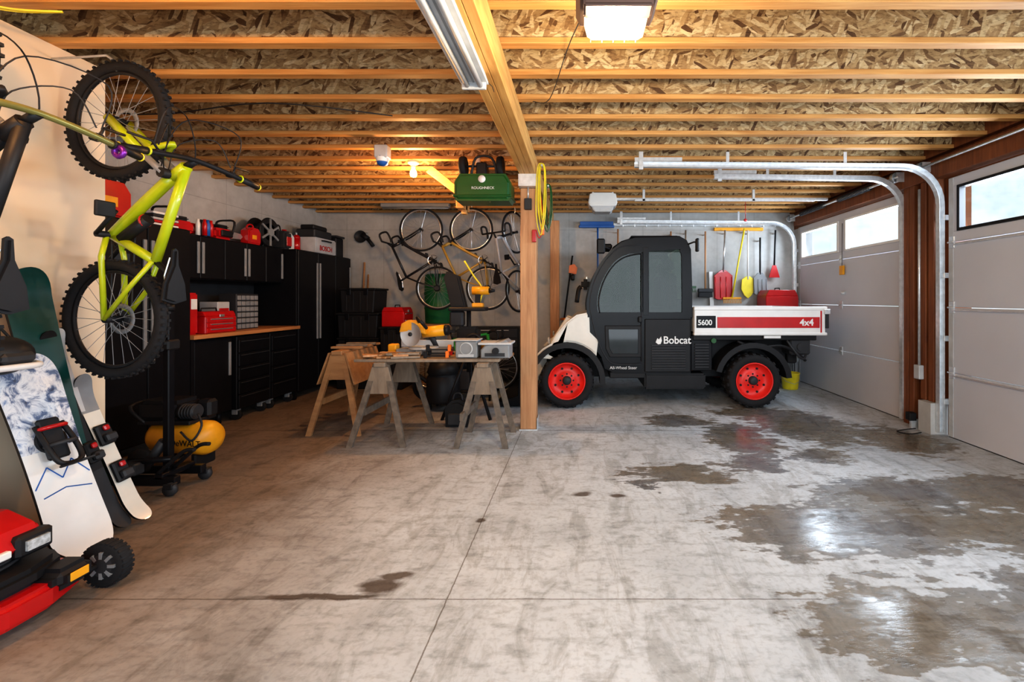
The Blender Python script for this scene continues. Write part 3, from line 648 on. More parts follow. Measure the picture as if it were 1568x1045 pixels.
q=B('red_storage_case'); q.box((-3.96,4.33,.956),(-3.72,4.44,1.36),RED,.015,seg=2); q.box((-3.72,4.35,1.2),(-3.715,4.42,1.3),WHITE,.002); q.tube([(-3.9,4.385,1.36),(-3.89,4.385,1.39),(-3.79,4.385,1.39),(-3.78,4.385,1.36)],.01,BLK,6); q.done()
q=B('parts_organizer'); q.box((-4.05,5.1,.956),(-3.85,5.45,1.36),DGREY,.006)
for i in range(5):
    for j in range(6): q.box((-3.85,5.11+i*.067,.965+j*.065),(-3.84,5.165+i*.067,1.015+j*.065),GREY,.003)
q.done()
q=B('supply_carton'); q.box((-4.1,4.90,.956),(-3.9,5.07,1.27),LGREY,.006); q.box((-3.9,4.92,1.1),(-3.895,5.05,1.2),RED); q.done()
def gascan(name,x,y,z,mat=RED,s=1):
    q=B(name); L=T(x,y,z)@Matrix.Scale(s,4)
    q.prism([(-.14,0),(.14,0),(.15,.05),(.15,.2),(.10,.27),(-.05,.28),(-.14,.22)],'x',-.08,.08,mat,.02,L=L,seg=2)
    q.tube(sm([(0,-.10,.26),(0,-.06,.32),(0,.03,.33),(0,.07,.27)],3),.014,mat,8,L=L); q.cyl((0,.11,.22),(0,.17,.33),.02,BLK,10,.012,L=L)
    q.box((.08,-.07,.08),(.084,.03,.15),YEL,L=L); q.done()
def chainsaw(x,y,z,a=0,mat=RED):
    q=B('chainsaw'); L=T(x,y,z)@R(a,'Z')
    q.box((-.1,-.15,.0),(.1,.10,.12),mat,.03,L=L,seg=2); q.box((-.09,-.1,.12),(.09,.05,.16),BLK,.02,L=L,seg=2); q.box((.1,-.1,.03),(.12,.06,.1),BLK,.01,L=L)
    q.tube(sm([(-.08,.08,.10),(-.1,.1,.21),(0,.1,.23),(.1,.1,.21),(.08,.08,.05)],4),.011,BLK,8,L=L)
    q.tube(sm([(0,-.15,.10),(0,-.23,.11),(0,-.25,.05),(0,-.17,.02)],4),.015,mat,8,L=L); q.prism([(.10,.03),(.25,.04),(.28,.07),(.25,.10),(.10,.11)],'x',.05,.058,SILV,L=L); q.done()
gascan('fuel_can',-3.80,3.62,1.95,RED,1.1)
chainsaw(-3.96,4.42,1.95,175); chainsaw(-3.97,5.0,1.95,0)
gascan('fuel_can',-3.90,5.39,1.95,RED,.70)
q=B('paint_tray_stack')
for i in range(5): q.box((-3.86+.01*(i%2),3.95,1.95+i*.025),(-3.70,4.2,1.97+i*.025),(WHITE,RED,LGREY,DGREY,WHITE)[i],.004)
q.done()
q=B('spray_cans')
for i in range(7): 
    q.lathe([(0,0),(.022,0),(.022,.12),(.014,.14),(.014,.165),(0,.165)],(-3.885+.05*(i%2),4.63+.02*i,1.95),(0,0,1),(WHITE,RED,DGREY,BLUE)[i%4],12)
q.done()
q=B('cable_reel')
for x in (-4.06,-3.90): q.lathe([(.06,0),(.17,0),(.175,.012),(.16,.02),(.06,.02)],(x,5.70,2.137),(1,0,0),BLK,28); q.circ((x+.01,5.70,2.137),(1,0,0),.17,.012,BLK,28,6)
q.cyl((-4.06,5.70,2.137),(-3.88,5.70,2.137),.11,DGREY,24); q.cyl((-3.88,5.70,2.137),(-3.86,5.70,2.137),.05,GREY,16)
for a in range(6): q.box((-.01,-.012,.05),(.012,.012,.17),GREY,L=T(-3.88,5.70,2.137)@Matrix.Rotation(a*math.pi/3,4,'X'))
q.done()
q=B('tool_bag'); q.box((-4.15,5.95,1.95),(-3.85,6.1,2.2),DGREY,.03,seg=2); q.box((-3.85,5.97,2.0),(-3.84,6.07,2.12),RED,.01); q.tube(sm([(-4.0,5.97,2.19),(-4.0,5.99,2.27),(-4.0,6.06,2.27),(-4.0,6.08,2.19)],4),.01,BLK,6); q.done()
q=B('detergent_jug'); q.prism([(6.13,1.95),(6.26,1.95),(6.26,2.15),(6.20,2.2),(6.15,2.19),(6.13,2.14)],'x',-4.1,-3.92,WHITE,.015); q.cyl((-4.01,6.17,2.19),(-4.01,6.17,2.24),.03,RED,12); q.done()
cs=B('power_tool_case'); cs.box((-4.05,6.42,1.95),(-3.72,6.95,2.18),LGREY,.015,seg=2); cs.box((-4.03,6.45,2.18),(-3.76,6.9,2.30),DGREY,.015); cs.box((-4.0,6.5,2.30),(-3.8,6.85,2.37),BLK,.015); cs.tube([(-3.72,6.55,2.14),(-3.69,6.58,2.14),(-3.69,6.76,2.14),(-3.72,6.8,2.14)],.01,BLK,6); o=cs.done()
text('BOSCH',(-3.716,6.50,2.0),(90,0,90),.10,RED,o,off=.002)
q=B('storage_bin'); q.box((-4.1,7.0,1.95),(-3.75,7.22,2.25),BLK,.015); q.box((-4.12,6.99,2.25),(-3.73,7.23,2.28),DGREY,.008); q.done()
q=B('propane_bottle'); q.cyl((-3.95,6.34,1.95),(-3.95,6.34,2.15),.05,RED,14); q.ball((-3.95,6.34,2.15),.05,RED,12); q.cyl((-3.95,6.34,2.19),(-3.95,6.34,2.23),.012,GALV,8); q.done()
q=B('angle_grinder'); q.cyl((-3.55,7.42,2.35),(-3.45,7.42,2.28),.04,BLK,12); q.cyl((-3.45,7.40,2.28),(-3.36,7.40,2.16),.03,BLK,12); q.lathe([(.1,0),(.1,.01),(0,.01)],(-3.58,7.42,2.32),(0,1,0),DGREY,20); q.cyl((-3.5,7.499,2.4),(-3.5,7.42,2.34),.008,GALV,6); q.done()
q=B('wooden_pole'); q.cyl((-3.48,7.2,0),(-3.52,7.44,1.9),.016,POSTW,8); q.done()
q=B('wooden_pole'); q.cyl((-3.40,7.2,0),(-3.46,7.44,1.7),.014,PLY,8); q.done()

# ------------------------------------------------------------ left floor stuff
q=B('air_compressor'); cx,cy=-3.10,3.58
q.lathe([(0,-.27),(.06,-.265),(.11,-.24),(.13,-.2),(.13,.2),(.11,.24),(.06,.265),(0,.27)],(cx,cy,.22),(1,-.15,0),YEL,28)
q.box((cx-.26,cy-.13,.34),(cx+.14,cy+.13,.37),BLK,.006); q.box((cx-.28,cy-.12,.37),(cx+.04,cy+.12,.52),BLK,.03,seg=2); q.cyl((cx+.0,cy-.06,.43),(cx+.15,cy-.06,.43),.05,DGREY,16)
for k in range(5): q.lathe([(.045,0),(.06,.0),(.06,.008),(.045,.008)],(cx+.04+k*.022,cy-.06,.43),(1,0,0),DGREY,16)
q.box((cx+.06,cy+.02,.36),(cx+.17,cy+.12,.50),BLK,.02)
for sy in (-1,1): q.lathe([(0,-.025),(.08,-.025),(.09,-.012),(.09,.012),(.08,.025),(0,.025)],(cx-.2,cy+sy*.16,.09),(0,1,0),RUB,20)
q.box((cx+.12,cy-.1,.0),(cx+.16,cy+.1,.11),BLK,.01)
q.tube(sm([(cx-.2,cy-.12,.35),(cx-.32,cy-.12,.48),(cx-.32,cy+.12,.48),(cx-.2,cy+.12,.35)],4),.012,BLK,8)
q.tube(sm([(cx+.18,cy-.1,.42),(cx+.24,cy-.14,.34),(cx+.2,cy-.18,.24),(cx+.1,cy-.16,.3)],5),.008,DGREY,6)
o=q.done(); text('DeWALT',(cx+.0,cy-.139,.19),(90,0,-8),.065,BLK,o)
q=B('motorcycle_lift_jack'); jx,jy=-2.90,3.14
q.box((jx-.36,jy-.13,.06),(jx+.22,jy-.08,.12),BLKG,.006); q.box((jx-.36,jy+.08,.06),(jx+.22,jy+.13,.12),BLKG,.006); q.box((jx-.30,jy-.13,.10),(jx-.24,jy+.13,.14),BLKG,.006); q.box((jx+.08,jy-.13,.10),(jx+.14,jy+.13,.14),BLKG,.006)
for x in (jx-.34,jx+.2):
    for y in (jy-.14,jy+.14): q.lathe([(0,-.018),(.04,-.018),(.045,0),(.04,.018),(0,.018)],(x,y,.045),(0,1,0),DGREY,16); q.box((x-.03,y-.025,.05),(x+.03,y+.025,.085),BLK,.004)
q.box((jx+.04,jy-.025,.12),(jx+.085,jy+.025,1.22),BLKG,.006); q.box((jx+.02,jy-.05,.95),(jx+.105,jy+.05,1.02),BLK,.01); q.cyl((jx+.06,jy,1.22),(jx+.06,jy,1.26),.035,BLK)
q.cyl((jx-.1,jy,.13),(jx+.03,jy,.32),.03,DGREY,12); q.cyl((jx-.2,jy-.1,.2),(jx+.2,jy-.12,.24),.02,BLKG,10)
for dy in (-.12,.0): q.tube(sm([(jx+.1,jy+dy,.14),(jx+.2,jy+dy-.02,.22),(jx+.30,jy+dy-.03,.30),(jx+.37,jy+dy-.03,.31)],4),.013,BLK,8)
q.box((jx-.1,jy-.18,.14),(jx+.0,jy-.1,.22),DGREY,.01); q.done()

def board(name,base,top,yw,L_,mats,bind=False,thin=.012,split=.52,shovel=1.1):
    base=Vector(base); top=Vector(top); l=(top-base).normalized(); w=Vector((0,1,0)); w=(w-l*w.dot(l)).normalized(); n=w.cross(l)
    if n.x<0: n=-n
    M=Matrix.Identity(4)
    for i in range(3): M[i][0]=w[i]; M[i][1]=l[i]; M[i][2]=n[i]; M[i][3]=base[i]
    q=B(name); q.M=M; h=yw/2; Ln=L_
    def hw(t):
        e=min(t,1-t)*Ln; r=h*shovel
        s=h*(1-.12*math.sin(math.pi*t))
        return s*math.sqrt(max(0,1-(1-min(1,e/r))**2)) if e<r else s
    n_=40; vs=[];fs=[]
    for i in range(n_+1):
        t=i/n_; t=.5-.5*math.cos(math.pi*t); ww=max(hw(t),.002); e=min(t,1-t)*Ln; lift=.05*max(0,1-e/(.16))**2
        for zz in (0,thin):
            for sx in (-1,1): vs.append((sx*ww,t*Ln,zz+lift))
    f1=[];f2=[]
    for i in range(n_):
        a=i*4; b=a+4
        fs+=[(a,a+1,b+1,b),(a+1,a+3,b+3,b+1),(a,b,b+2,a+2)]
        (f2 if (.5-.5*math.cos(math.pi*i/n_))>split else f1).append((a+2,b+2,b+3,a+3))
    q.add(vs,fs,BLK,True); q.add(vs,f1,mats[0],True); q.add(vs,f2,mats[1],True)
    if bind:
        for t in bind:
            y=t*Ln
            if h>.1:
                q.cyl((0,y,thin),(0,y,thin+.015),.065,BLK,18); q.box((-.05,y-.10,thin+.008),(.05,y+.11,thin+.03),BLK,.01)
                q.tube(sm([(-.055,y+.08,thin+.02),(-.06,y-.03,thin+.05),(-.05,y-.12,thin+.07),(0,y-.14,thin+.075),(.05,y-.12,thin+.07),(.06,y-.03,thin+.05),(.055,y+.08,thin+.02)],4),.012,BLK,6)
                q.prism([(-.05,thin+.06),(.05,thin+.06),(.04,thin+.17),(0,thin+.19),(-.04,thin+.17)],'y',y-.15,y-.138,BLK,.003)
                for dy,hh,m_ in ((-.03,.085,DGREY),(.06,.055,RED)):
                    q.tube(sm([(-.055,y+dy,thin+.03),(-.035,y+dy,thin+hh),(.035,y+dy,thin+hh),(.055,y+dy,thin+.03)],4),.011,m_,6)
            else:
                q.box((-h*.8,y-.06,thin),(h*.8,y+.06,thin+.03),BLK,.008); q.box((-h*.6,y-.045,thin+.03),(h*.6,y-.0,thin+.06),DGREY,.008); q.box((-h*.3,y+.02,thin+.03),(h*.3,y+.05,thin+.05),RED,.006)
    return q
q=board('snowboard',(-2.45,2.27,.01),(-2.80,2.27,1.0),.29,1.06,(WHITE,SKYB),(.58,),split=.50)
for i,(a,b_) in enumerate((((-.12,.40),(-.05,.49)),((-.05,.49),(0,.42)),((0,.42),(.06,.50)),((.06,.50),(.12,.41)),((-.10,.35),(.0,.37)),((.0,.37),(.11,.34)))):
    q.tube([(a[0],a[1],.013),(b_[0],b_[1],.013)],.003,BLUE,4)
o=q.done()
text('PREMIER',(-2.532,2.165,.235),(70.5,0,90),.05,RED,o,off=.001)
board('snowboard',(-2.62,2.42,.01),(-2.875,2.34,1.42),.22,1.47,(TEAL,TEAL)).done()
board('ski',(-2.66,2.60,.01),(-2.87,2.46,1.1),.085,1.15,(GRN,LGREY),None,.014).done()
board('ski',(-2.60,2.56,.01),(-2.85,2.40,1.1),.085,1.15,(DGREY,BLK),(.4,),.014,.3).done()
board('ski',(-2.56,2.64,.01),(-2.86,2.56,.88),.10,.90,(CREAM,GREY),(.35,.60),.014,.75).done()
q=B('ski_poles')
for dy in (0,.06): q.cyl((-2.72,2.50+dy,.0),(-2.885,2.46+dy,1.05),.008,LIME if dy else SILV,8); q.cyl((-2.87,2.464+dy,.95),(-2.885,2.46+dy,1.06),.015,BLK,8); q.lathe([(.01,0),(.045,0),(.01,.01)],(-2.73,2.5+dy,.07),(0,0,1),BLK,14)
q.done()
q=B('ski_helmet'); hx,hy,hz=-2.66,2.08,1.04
q.ball((hx,hy,hz),(.10,.12,.09),BLK,20); q.tube(sm([(hx-.08,hy-.11,hz-.04),(hx+.07,hy-.10,hz-.05),(hx+.105,hy,hz-.05),(hx+.07,hy+.10,hz-.05),(hx-.08,hy+.11,hz-.04)],5),.015,WHITE,8); q.cb((hx+.09,hy,hz-.01),(.04,.13,.05),DGREY,.015)
q.tube(sm([(hx,hy+.1,hz),(hx-.1,hy+.04,hz+.18),(-2.89,hy+.02,hz+.28)],5),.006,BLK,6); q.tube(sm([(hx,hy-.1,hz),(hx-.1,hy,hz+.18),(-2.89,hy+.02,hz+.28)],5),.006,BLK,6); q.done()

# lawn mower
q=B('lawn_mower'); q.M=T(.02,0,0)
deck=[(-2.80,1.52),(-2.76,1.50),(-2.3,1.50),(-2.19,1.56),(-2.15,1.70),(-2.15,1.84),(-2.2,1.98),(-2.3,2.04),(-2.76,2.04),(-2.80,2.02)]
q.prism(deck,'z',.05,.15,RED,.02,seg=3)
d2=[(x*.85-2.5*.15,y*.85+1.77*.15) for x,y in deck]; q.prism(d2,'z',.15,.22,BLK,.02,seg=2)
q.cyl((-2.5,1.77,.21),(-2.5,1.77,.30),.19,BLK,24)
for k in range(4): q.lathe([(.185,0),(.20,0),(.20,.008),(.185,.008)],(-2.5,1.77,.225+k*.02),(0,0,1),DGREY,24)
q.prism([(-2.76,.27),(-2.32,.25),(-2.29,.29),(-2.33,.36),(-2.44,.41),(-2.70,.42),(-2.76,.37)],'y',1.58,1.96,RED,.035,seg=4)
q.lathe([(.10,0),(.10,.02),(.07,.03),(.0,.03)],(-2.56,1.77,.415),(0,0,1),BLK,24)
for k in range(6): q.box((-2.62+.02*k,1.70,.444),(-2.61+.02*k,1.84,.448),DGREY)
q.box((-2.32,1.84,.255),(-2.27,1.95,.325),LENS,.015,seg=2); q.box((-2.33,1.83,.245),(-2.28,1.96,.335),BLK,.012); q.box((-2.32,1.60,.255),(-2.27,1.71,.325),LENS,.015,seg=2)
q.box((-2.30,1.73,.27),(-2.275,1.81,.30),WHITE,.005)
for x,y,r in ((-2.17,2.07,.10),(-2.17,1.46,.10),(-2.76,2.10,.11),(-2.76,1.45,.11)):
    q.lathe([(0,-.028),(r*.5,-.028),(r*.62,-.02),(r*.9,-.028),(r,-.018),(r,.018),(r*.9,.028),(r*.62,.02),(r*.5,.028),(0,.028)],(x,y,r),(0,1,0),RUB,30)
    q.lathe([(0,-.032),(r*.25,-.032),(r*.5,-.028)],(x,y,r),(0,1,0),DGREY,24); 
    for i in range(8):
        a=i*math.pi/4; q.box((-.007,-.031,r*.3),(.007,-.02,r*.6),GREY,L=T(x,y,r)@Matrix.Rotation(a,4,'Y'))
    for i in range(28): q.box((-.006,-.026,r-.006),(.006,.026,r+.001),RUB,L=T(x,y,r)@Matrix.Rotation(i*2*math.pi/28,4,'Y'))
q.cyl((-2.19,1.47,.10),(-2.19,2.06,.10),.012,DGREY,8)
q.box((-2.26,1.84,.10),(-2.125,1.99,.19),BLK,.03,seg=3); q.box((-2.127,1.88,.13),(-2.121,1.95,.165),YEL,.002)
for y in (1.58,1.96): q.tube(sm([(-2.70,y,.2),(-2.78,y,.5),(-2.80,y,.8),(-2.80,y,.85)],3),.012,BLK,8)
q.cyl((-2.80,1.58,.85),(-2.80,1.96,.85),.014,BLK,8)
q.done()
# ------------------------------------------------------------ sawhorses & tools
def sawhorse(x0,x1,y0,y1,h,mat,ply=False,tm=None):
    q=B('sawhorse'); xc=(x0+x1)/2; t=.03
    q.box((xc-.05,y0+.05,h-.04),(xc+.05,y1-.05,h),tm or mat,.004)
    for y,yt in ((y0,y0+.1),(y1,y1-.1)):
        for x,xt in ((x0,xc-.05),(x1,xc+.05)):
            d=1 if x>xc else -1
            vs=[(x,y-t/2,0),(x-d*.05,y-t/2,0),(x-d*.05,y+t/2,0),(x,y+t/2,0),(xt+d*.02,yt-t/2,h-.02),(xt-d*.03,yt-t/2,h-.02),(xt-d*.03,yt+t/2,h-.02),(xt+d*.02,yt+t/2,h-.02)]
            q.add(vs,[(0,1,2,3),(4,5,6,7),(0,1,5,4),(1,2,6,5),(2,3,7,6),(3,0,4,7)],mat)
        f=lambda zz:(x1-x0)/2*(1-zz/h)+.06*zz/h
        q.prism([(xc-f(h-.28),h-.28),(xc+f(h-.28),h-.28),(xc+f(h-.04)+.0,h-.04),(xc-f(h-.04),h-.04)],'y',yt-.035,yt-.02,tm or mat,.002)
    if ply:
        for sg in (-1,1):
            vs=[(xc+sg*.07,y0+.06,h-.02),(xc+sg*.07,y1-.06,h-.02),(xc+sg*.17,y1-.04,h-.32),(xc+sg*.17,y0+.04,h-.32)]; vs+=[(v[0]+sg*.015,v[1],v[2]) for v in vs]
            q.add(vs,[(0,1,2,3),(4,5,6,7),(0,1,5,4),(1,2,6,5),(2,3,7,6),(3,0,4,7)],PLY)
    q.box((xc-.17,(y0+y1)/2-.4+.1,h*.35),(xc-.14,(y0+y1)/2+.3,h*.35+.06),mat)
    return q.done()
SH=simple('grey_wood',(.15,.12,.095),.65,var=.3,scale=20)
sawhorse(-2.04,-1.52,3.98,4.75,.735,SH,tm=OLDW); sawhorse(-1.10,-.62,3.95,4.44,.735,SH,tm=OLDW); sawhorse(-2.60,-2.08,4.32,5.1,.80,PLY,True)
q=B('worktable_top'); 
q.box((-2.02,4.06,.736),(-.72,4.30,.762),OLDW,.004); q.box((-2.0,4.32,.736),(-.66,4.58,.762),PLY,.004); q.box((-1.98,4.60,.736),(-.75,4.72,.762),OLDW,.004)
q.done()
q=B('lumber_offcuts')
for i in range(11):
    x=-1.9+random.random()*.35; y=4.1+random.random()*.08; q.cb((x,y,.775+.014*(i%3)),(.12+random.random()*.2,.05,.02),random.choice((PLY,OLDW,POSTW)),.003,L=T(x,y,0)@R(random.uniform(-24,24),'Z')@T(-x,-y,0))
for i in range(5): q.cb((-2.33,4.55+i*.1,.815+.012*(i%2)),(.3,.05,.022),(PLY,OLDW)[i%2],.003)
q.done()
q=B('bar_clamps')
for i,(x,y,z) in enumerate(((-1.30,4.13,.775),(-1.29,4.22,.79),(-1.29,4.17,.83))):
    q.box((x-.12,y,z),(x+.12,y+.012,z+.012),BLK); q.box((x+.08,y-.01,z-.01),(x+.11,y+.02,z+.05),(ORG,RED,ORG)[i],.004); q.box((x-.12,y-.01,z-.01),(x-.09,y+.02,z+.05),BLK,.004)
q.done()
q=B('miter_saw'); mx,my,mz=-1.52,4.45,.763
q.box((mx-.24,my-.11,mz),(mx+.24,my+.11,mz+.06),GREY,.01); q.lathe([(.14,0),(.14,.015),(.13,.02),(0,.02)],(mx,my-.02,mz+.055),(0,0,1),LGREY,28)
q.box((mx-.26,my+.08,mz+.06),(mx+.26,my+.10,mz+.13),LGREY,.004); q.box((mx-.03,my-.17,mz+.01),(mx+.03,my,mz+.05),GREY,.006)
q.lathe([(.115,0),(.115,.003),(0,.003)],(mx-.10,my-.10,mz+.20),(.3,1,0),LGREY,36); q.lathe([(.02,0),(.02,-.01),(0,-.01)],(mx-.10,my-.10,mz+.20),(.3,1,0),DGREY,12)
q.prism([(-.13,.02),(-.11,.10),(-.05,.135),(.04,.13),(.11,.07),(.12,.0),(.05,.02),(-.05,.03)],'y',-.08,-.0,YEL,.012,L=T(mx-.08,my-.02,mz+.20),seg=2)
q.cyl((mx-.02,my+.02,mz+.21),(mx+.19,my+.03,mz+.23),.055,YEL,18); q.cyl((mx+.19,my+.03,mz+.23),(mx+.23,my+.03,mz+.23),.05,BLK,18); q.cyl((mx+.1,my+.1,mz+.05),(mx,my+.08,mz+.24),.03,DGREY,12)
q.tube(sm([(mx-.02,my-.06,mz+.30),(mx-.02,my-.14,mz+.36),(mx+.04,my-.20,mz+.32),(mx+.06,my-.12,mz+.26)],4),.016,BLK,8)
q.box((mx-.34,my-.05,mz),(mx-.26,my+.05,mz+.10),YEL,.01); q.done()
q=B('router_table'); q.box((-1.13,4.12,.763),(-.93,4.30,.92),GREY,.01); q.lathe([(.05,0),(.06,.0),(.06,.01),(.05,.01)],(-1.03,4.115,.85),(0,1,0),LGREY,20); q.box((-1.10,4.11,.775),(-.96,4.12,.80),LGREY); q.box((-1.16,4.10,.92),(-.92,4.31,.93),LGREY,.003); q.done()
q=B('bench_planer'); q.prism([(-.90,.763),(-.64,.763),(-.64,.90),(-.68,.93),(-.86,.88),(-.90,.84)],'y',4.12,4.34,GREY,.01); q.box((-.92,4.1,.885),(-.62,4.36,.905),LGREY,.004); q.cyl((-.76,4.11,.83),(-.76,4.08,.83),.03,BLK,14); q.box((-.86,4.11,.78),(-.68,4.12,.81),DGREY); q.done()
q=B('circular_saw'); q.box((-1.12,4.40,.763),(-.86,4.54,.77),LGREY,.002); q.cyl((-1.02,4.44,.85),(-.90,4.44,.85),.045,YEL,16); q.lathe([(.08,0),(.08,.02),(0,.03)],(-1.0,4.48,.85),(0,1,0),DGREY,22); q.tube(sm([(-.95,4.45,.89),(-1.02,4.45,.95),(-1.1,4.45,.93),(-1.12,4.45,.86)],4),.015,BLK,8); q.done()
q=B('tripod_work_stand'); tx,ty=-1.22,5.0
q.cyl((tx,ty,.5),(tx,ty,1.2),.025,BLK,10)
for a in (90,210,330): q.cyl((tx,ty,.75),(tx+.30*math.cos(math.radians(a)),ty+.24*math.sin(math.radians(a)),.0),.018,BLK,8)
q.box((tx-.2,ty-.1,1.17),(tx+.2,ty+.1,1.21),BLK,.01); q.prism([(tx-.18,1.21),(tx-.02,1.21),(tx-.10,1.55),(tx-.22,1.60),(tx-.26,1.54)],'y',ty-.07,ty+.05,BLK,.015,seg=2)
q.box((tx-.12,ty-.08,.80),(tx+.12,ty+.08,1.0),BLK,.03,seg=2); q.box((tx-.2,ty-.06,1.0),(tx-.05,ty+.06,1.17),DGREY,.02)
q.tube(sm([(tx+.08,ty+.05,1.2),(tx+.14,ty+.05,1.4),(tx+.05,ty+.03,1.55),(tx-.05,ty,1.72)],4),.01,YEL2,6); q.done()
q=B('cordless_drill'); dx,dy,dz=-1.08,4.96,1.212
q.cyl((dx-.09,dy,dz+.18),(dx+.09,dy,dz+.18),.045,YEL,16); q.cyl((dx+.09,dy,dz+.18),(dx+.15,dy,dz+.18),.028,BLK,14,.014); q.prism([(dx-.06,dz+.16),(dx,dz+.16),(dx-.01,dz+.04),(dx-.06,dz+.04)],'y',dy-.02,dy+.02,BLK,.006); q.box((dx-.09,dy-.04,dz),(dx+.03,dy+.04,dz+.045),YEL,.008); q.done()
q=B('shop_vacuum'); vx,vy=-1.62,5.4
q.lathe([(0,.09),(.19,.09),(.2,.12),(.19,.38),(.17,.40),(.17,.42),(.19,.44),(.15,.55),(.08,.58),(0,.58)],(vx,vy,0),(0,0,1),BLK,28)
for a in range(4):
    ca,sa=math.cos(a*1.57+.7),math.sin(a*1.57+.7); q.lathe([(0,-.015),(.04,-.015),(.045,0),(.04,.015),(0,.015)],(vx+.17*ca,vy+.17*sa,.045),(1,0,0),DGREY,14); q.cyl((vx+.17*ca,vy+.17*sa,.045),(vx+.15*ca,vy+.15*sa,.12),.02,BLK,8)
q.tube(sm([(vx-.17,vy,.3),(vx-.3,vy-.05,.4),(vx-.35,vy+.05,.2),(vx-.25,vy+.2,.05),(vx,vy+.3,.04)],6),.025,BLK,8); q.done()
q=B('tool_backpack'); q.prism([(-1.36,0),(-1.14,0),(-1.12,.10),(-1.15,.24),(-1.22,.28),(-1.30,.27),(-1.37,.2)],'y',4.58,4.74,BLK,.03,seg=2); q.box((-1.33,4.555,.03),(-1.17,4.585,.15),DGREY,.012); q.tube(sm([(-1.30,4.66,.26),(-1.28,4.66,.33),(-1.22,4.66,.33),(-1.20,4.66,.26)],4),.01,DGREY,6); q.done()
def tote(x0,y0,z0,dx,dy,dz,mat,lid):
    q=B('storage_tote'); q.prism([(x0+.02,z0),(x0+dx-.02,z0),(x0+dx,z0+dz-.03),(x0,z0+dz-.03)],'y',y0,y0+dy,mat,.01); q.box((x0-.015,y0-.015,z0+dz-.03),(x0+dx+.015,y0+dy+.015,z0+dz),lid,.008)
    for xx in (x0+dx*.2,x0+dx*.7): q.box((xx,y0-.02,z0+dz-.10),(xx+.06,y0-.005,z0+dz-.01),BLKG,.004)
    for k in range(4): q.box((x0+dx*(.15+.2*k),y0-.006,z0+.03),(x0+dx*(.2+.2*k),y0+.01,z0+dz-.06),mat,.003)
    q.done()
tote(-3.52,6.55,0,.60,.55,.36,BLK,DGREY); tote(-3.50,6.58,.36,.58,.5,.38,BLK,BLK); tote(-3.50,6.56,.74,.58,.52,.36,BLK,BLK); tote(-3.48,6.6,1.10,.5,.45,.36,BLK,BLK)
tote(-2.88,6.5,0,.36,.5,.5,BLK,BLK); tote(-2.87,6.52,.5,.34,.45,.40,BLK,BLK); toolbox('metal_toolbox',(-2.70,6.74,.901),(.32,.36,.28),RED,2)
q=B('drum_stand'); q.box((-2.46,6.92,0),(-1.94,7.46,.06),PLY,.005)
for x in (-2.44,-2.02):
    for y in (6.94,7.38): q.box((x,y,.06),(x+.06,y+.06,.88),OLDW)
q.box((-2.46,6.92,.88),(-1.94,7.46,.92),PLY,.005); q.done()
q=B('plastic_barrel'); p=[(0,0),(.25,0),(.26,.02),(.27,.25),(.28,.27),(.27,.29),(.275,.5),(.283,.53),(.275,.56),(.27,.8),(.26,.86),(.22,.88),(.22,.86),(0,.86)]
bx,by=-2.20,7.2; q.lathe([(r*.9,h*.88+.92) for r,h in p],(bx,by,0),(0,0,1),GRNB,36); q.cyl((bx-.12,by,1.67),(bx-.12,by,1.70),.03,BLK,12); q.cyl((bx+.12,by,1.67),(bx+.12,by,1.70),.03,BLK,12); q.done()
q=B('portable_generator'); gx,gy=-1.45,5.98
for z in (.12,.55):
    q.tube([(gx-.3,gy-.18,z),(gx+.3,gy-.18,z),(gx+.3,gy+.18,z),(gx-.3,gy+.18,z)],.016,BLK,8,closed=True)
for x in (-.3,.3):
    for y in (-.18,.18): q.cyl((gx+x,gy+y,.0),(gx+x,gy+y,.56),.016,BLK,8)
q.box((gx-.26,gy-.15,.12),(gx+.05,gy+.15,.40),DGREY,.02); q.cyl((gx+.03,gy,.27),(gx+.27,gy,.27),.13,DGREY,20); q.box((gx-.26,gy-.15,.41),(gx+.24,gy+.15,.56),BLK,.03,seg=2); q.done()
q=B('rolling_tool_chest'); q.box((-1.75,7.05,.06),(-.95,7.45,.86),BLK,.01)
for k in range(5): q.box((-1.73,7.04,.10+k*.15),(-.97,7.05,.24+k*.15),DGREY,.003); q.box((-1.6,7.032,.21+k*.15),(-1.1,7.04,.22+k*.15),LGREY)
for x in (-1.70,-1.0):
    for y in (7.1,7.4): q.cyl((x,y-.015,.03),(x,y+.015,.03),.03,RUB,12)
q.done()

q=B('garden_spreader'); gx0,gx1=-1.20,-.66
q.prism([(gx0+.02,2.24),(gx1-.02,2.24),(gx1,2.28),(gx1,2.42),(gx1-.05,2.50),(gx0+.05,2.50),(gx0,2.42),(gx0,2.28)],'y',4.32,4.62,GRN,.03,seg=3)
q.box((gx0-.01,4.31,2.275),(gx1+.01,4.63,2.295),GRN,.008); q.lathe([(.035,0),(.035,.004),(0,.004)],(-.93,4.315,2.44),(0,-1,0),WHITE,20)
for x in (gx0+.04,gx1-.14): q.lathe([(0,-.03),(.05,-.03),(.085,-.03),(.095,-.015),(.095,.015),(.085,.03),(.05,.02),(0,.02)],(x+.03,4.42,2.59),(1,0,0),RUB,26); q.cyl((x+.03,4.42,2.59),(x+.03,4.42,2.48),.012,BLK)
q.cyl((gx0+.07,4.42,2.59),(gx1-.1,4.42,2.59),.01,DGREY,8); q.box((-1.0,4.38,2.49),(-.9,4.5,2.62),BLK,.01)
q.tube(sm([(-1.05,4.4,2.5),(-1.0,4.38,2.66),(-.85,4.38,2.66),(-.80,4.4,2.5)],4),.012,DGREY,6)
q.box((-1.02,4.45,2.62),(-.98,4.49,2.699),GALV); q.box((-.80,4.45,2.49),(-.76,4.49,2.699),GALV)
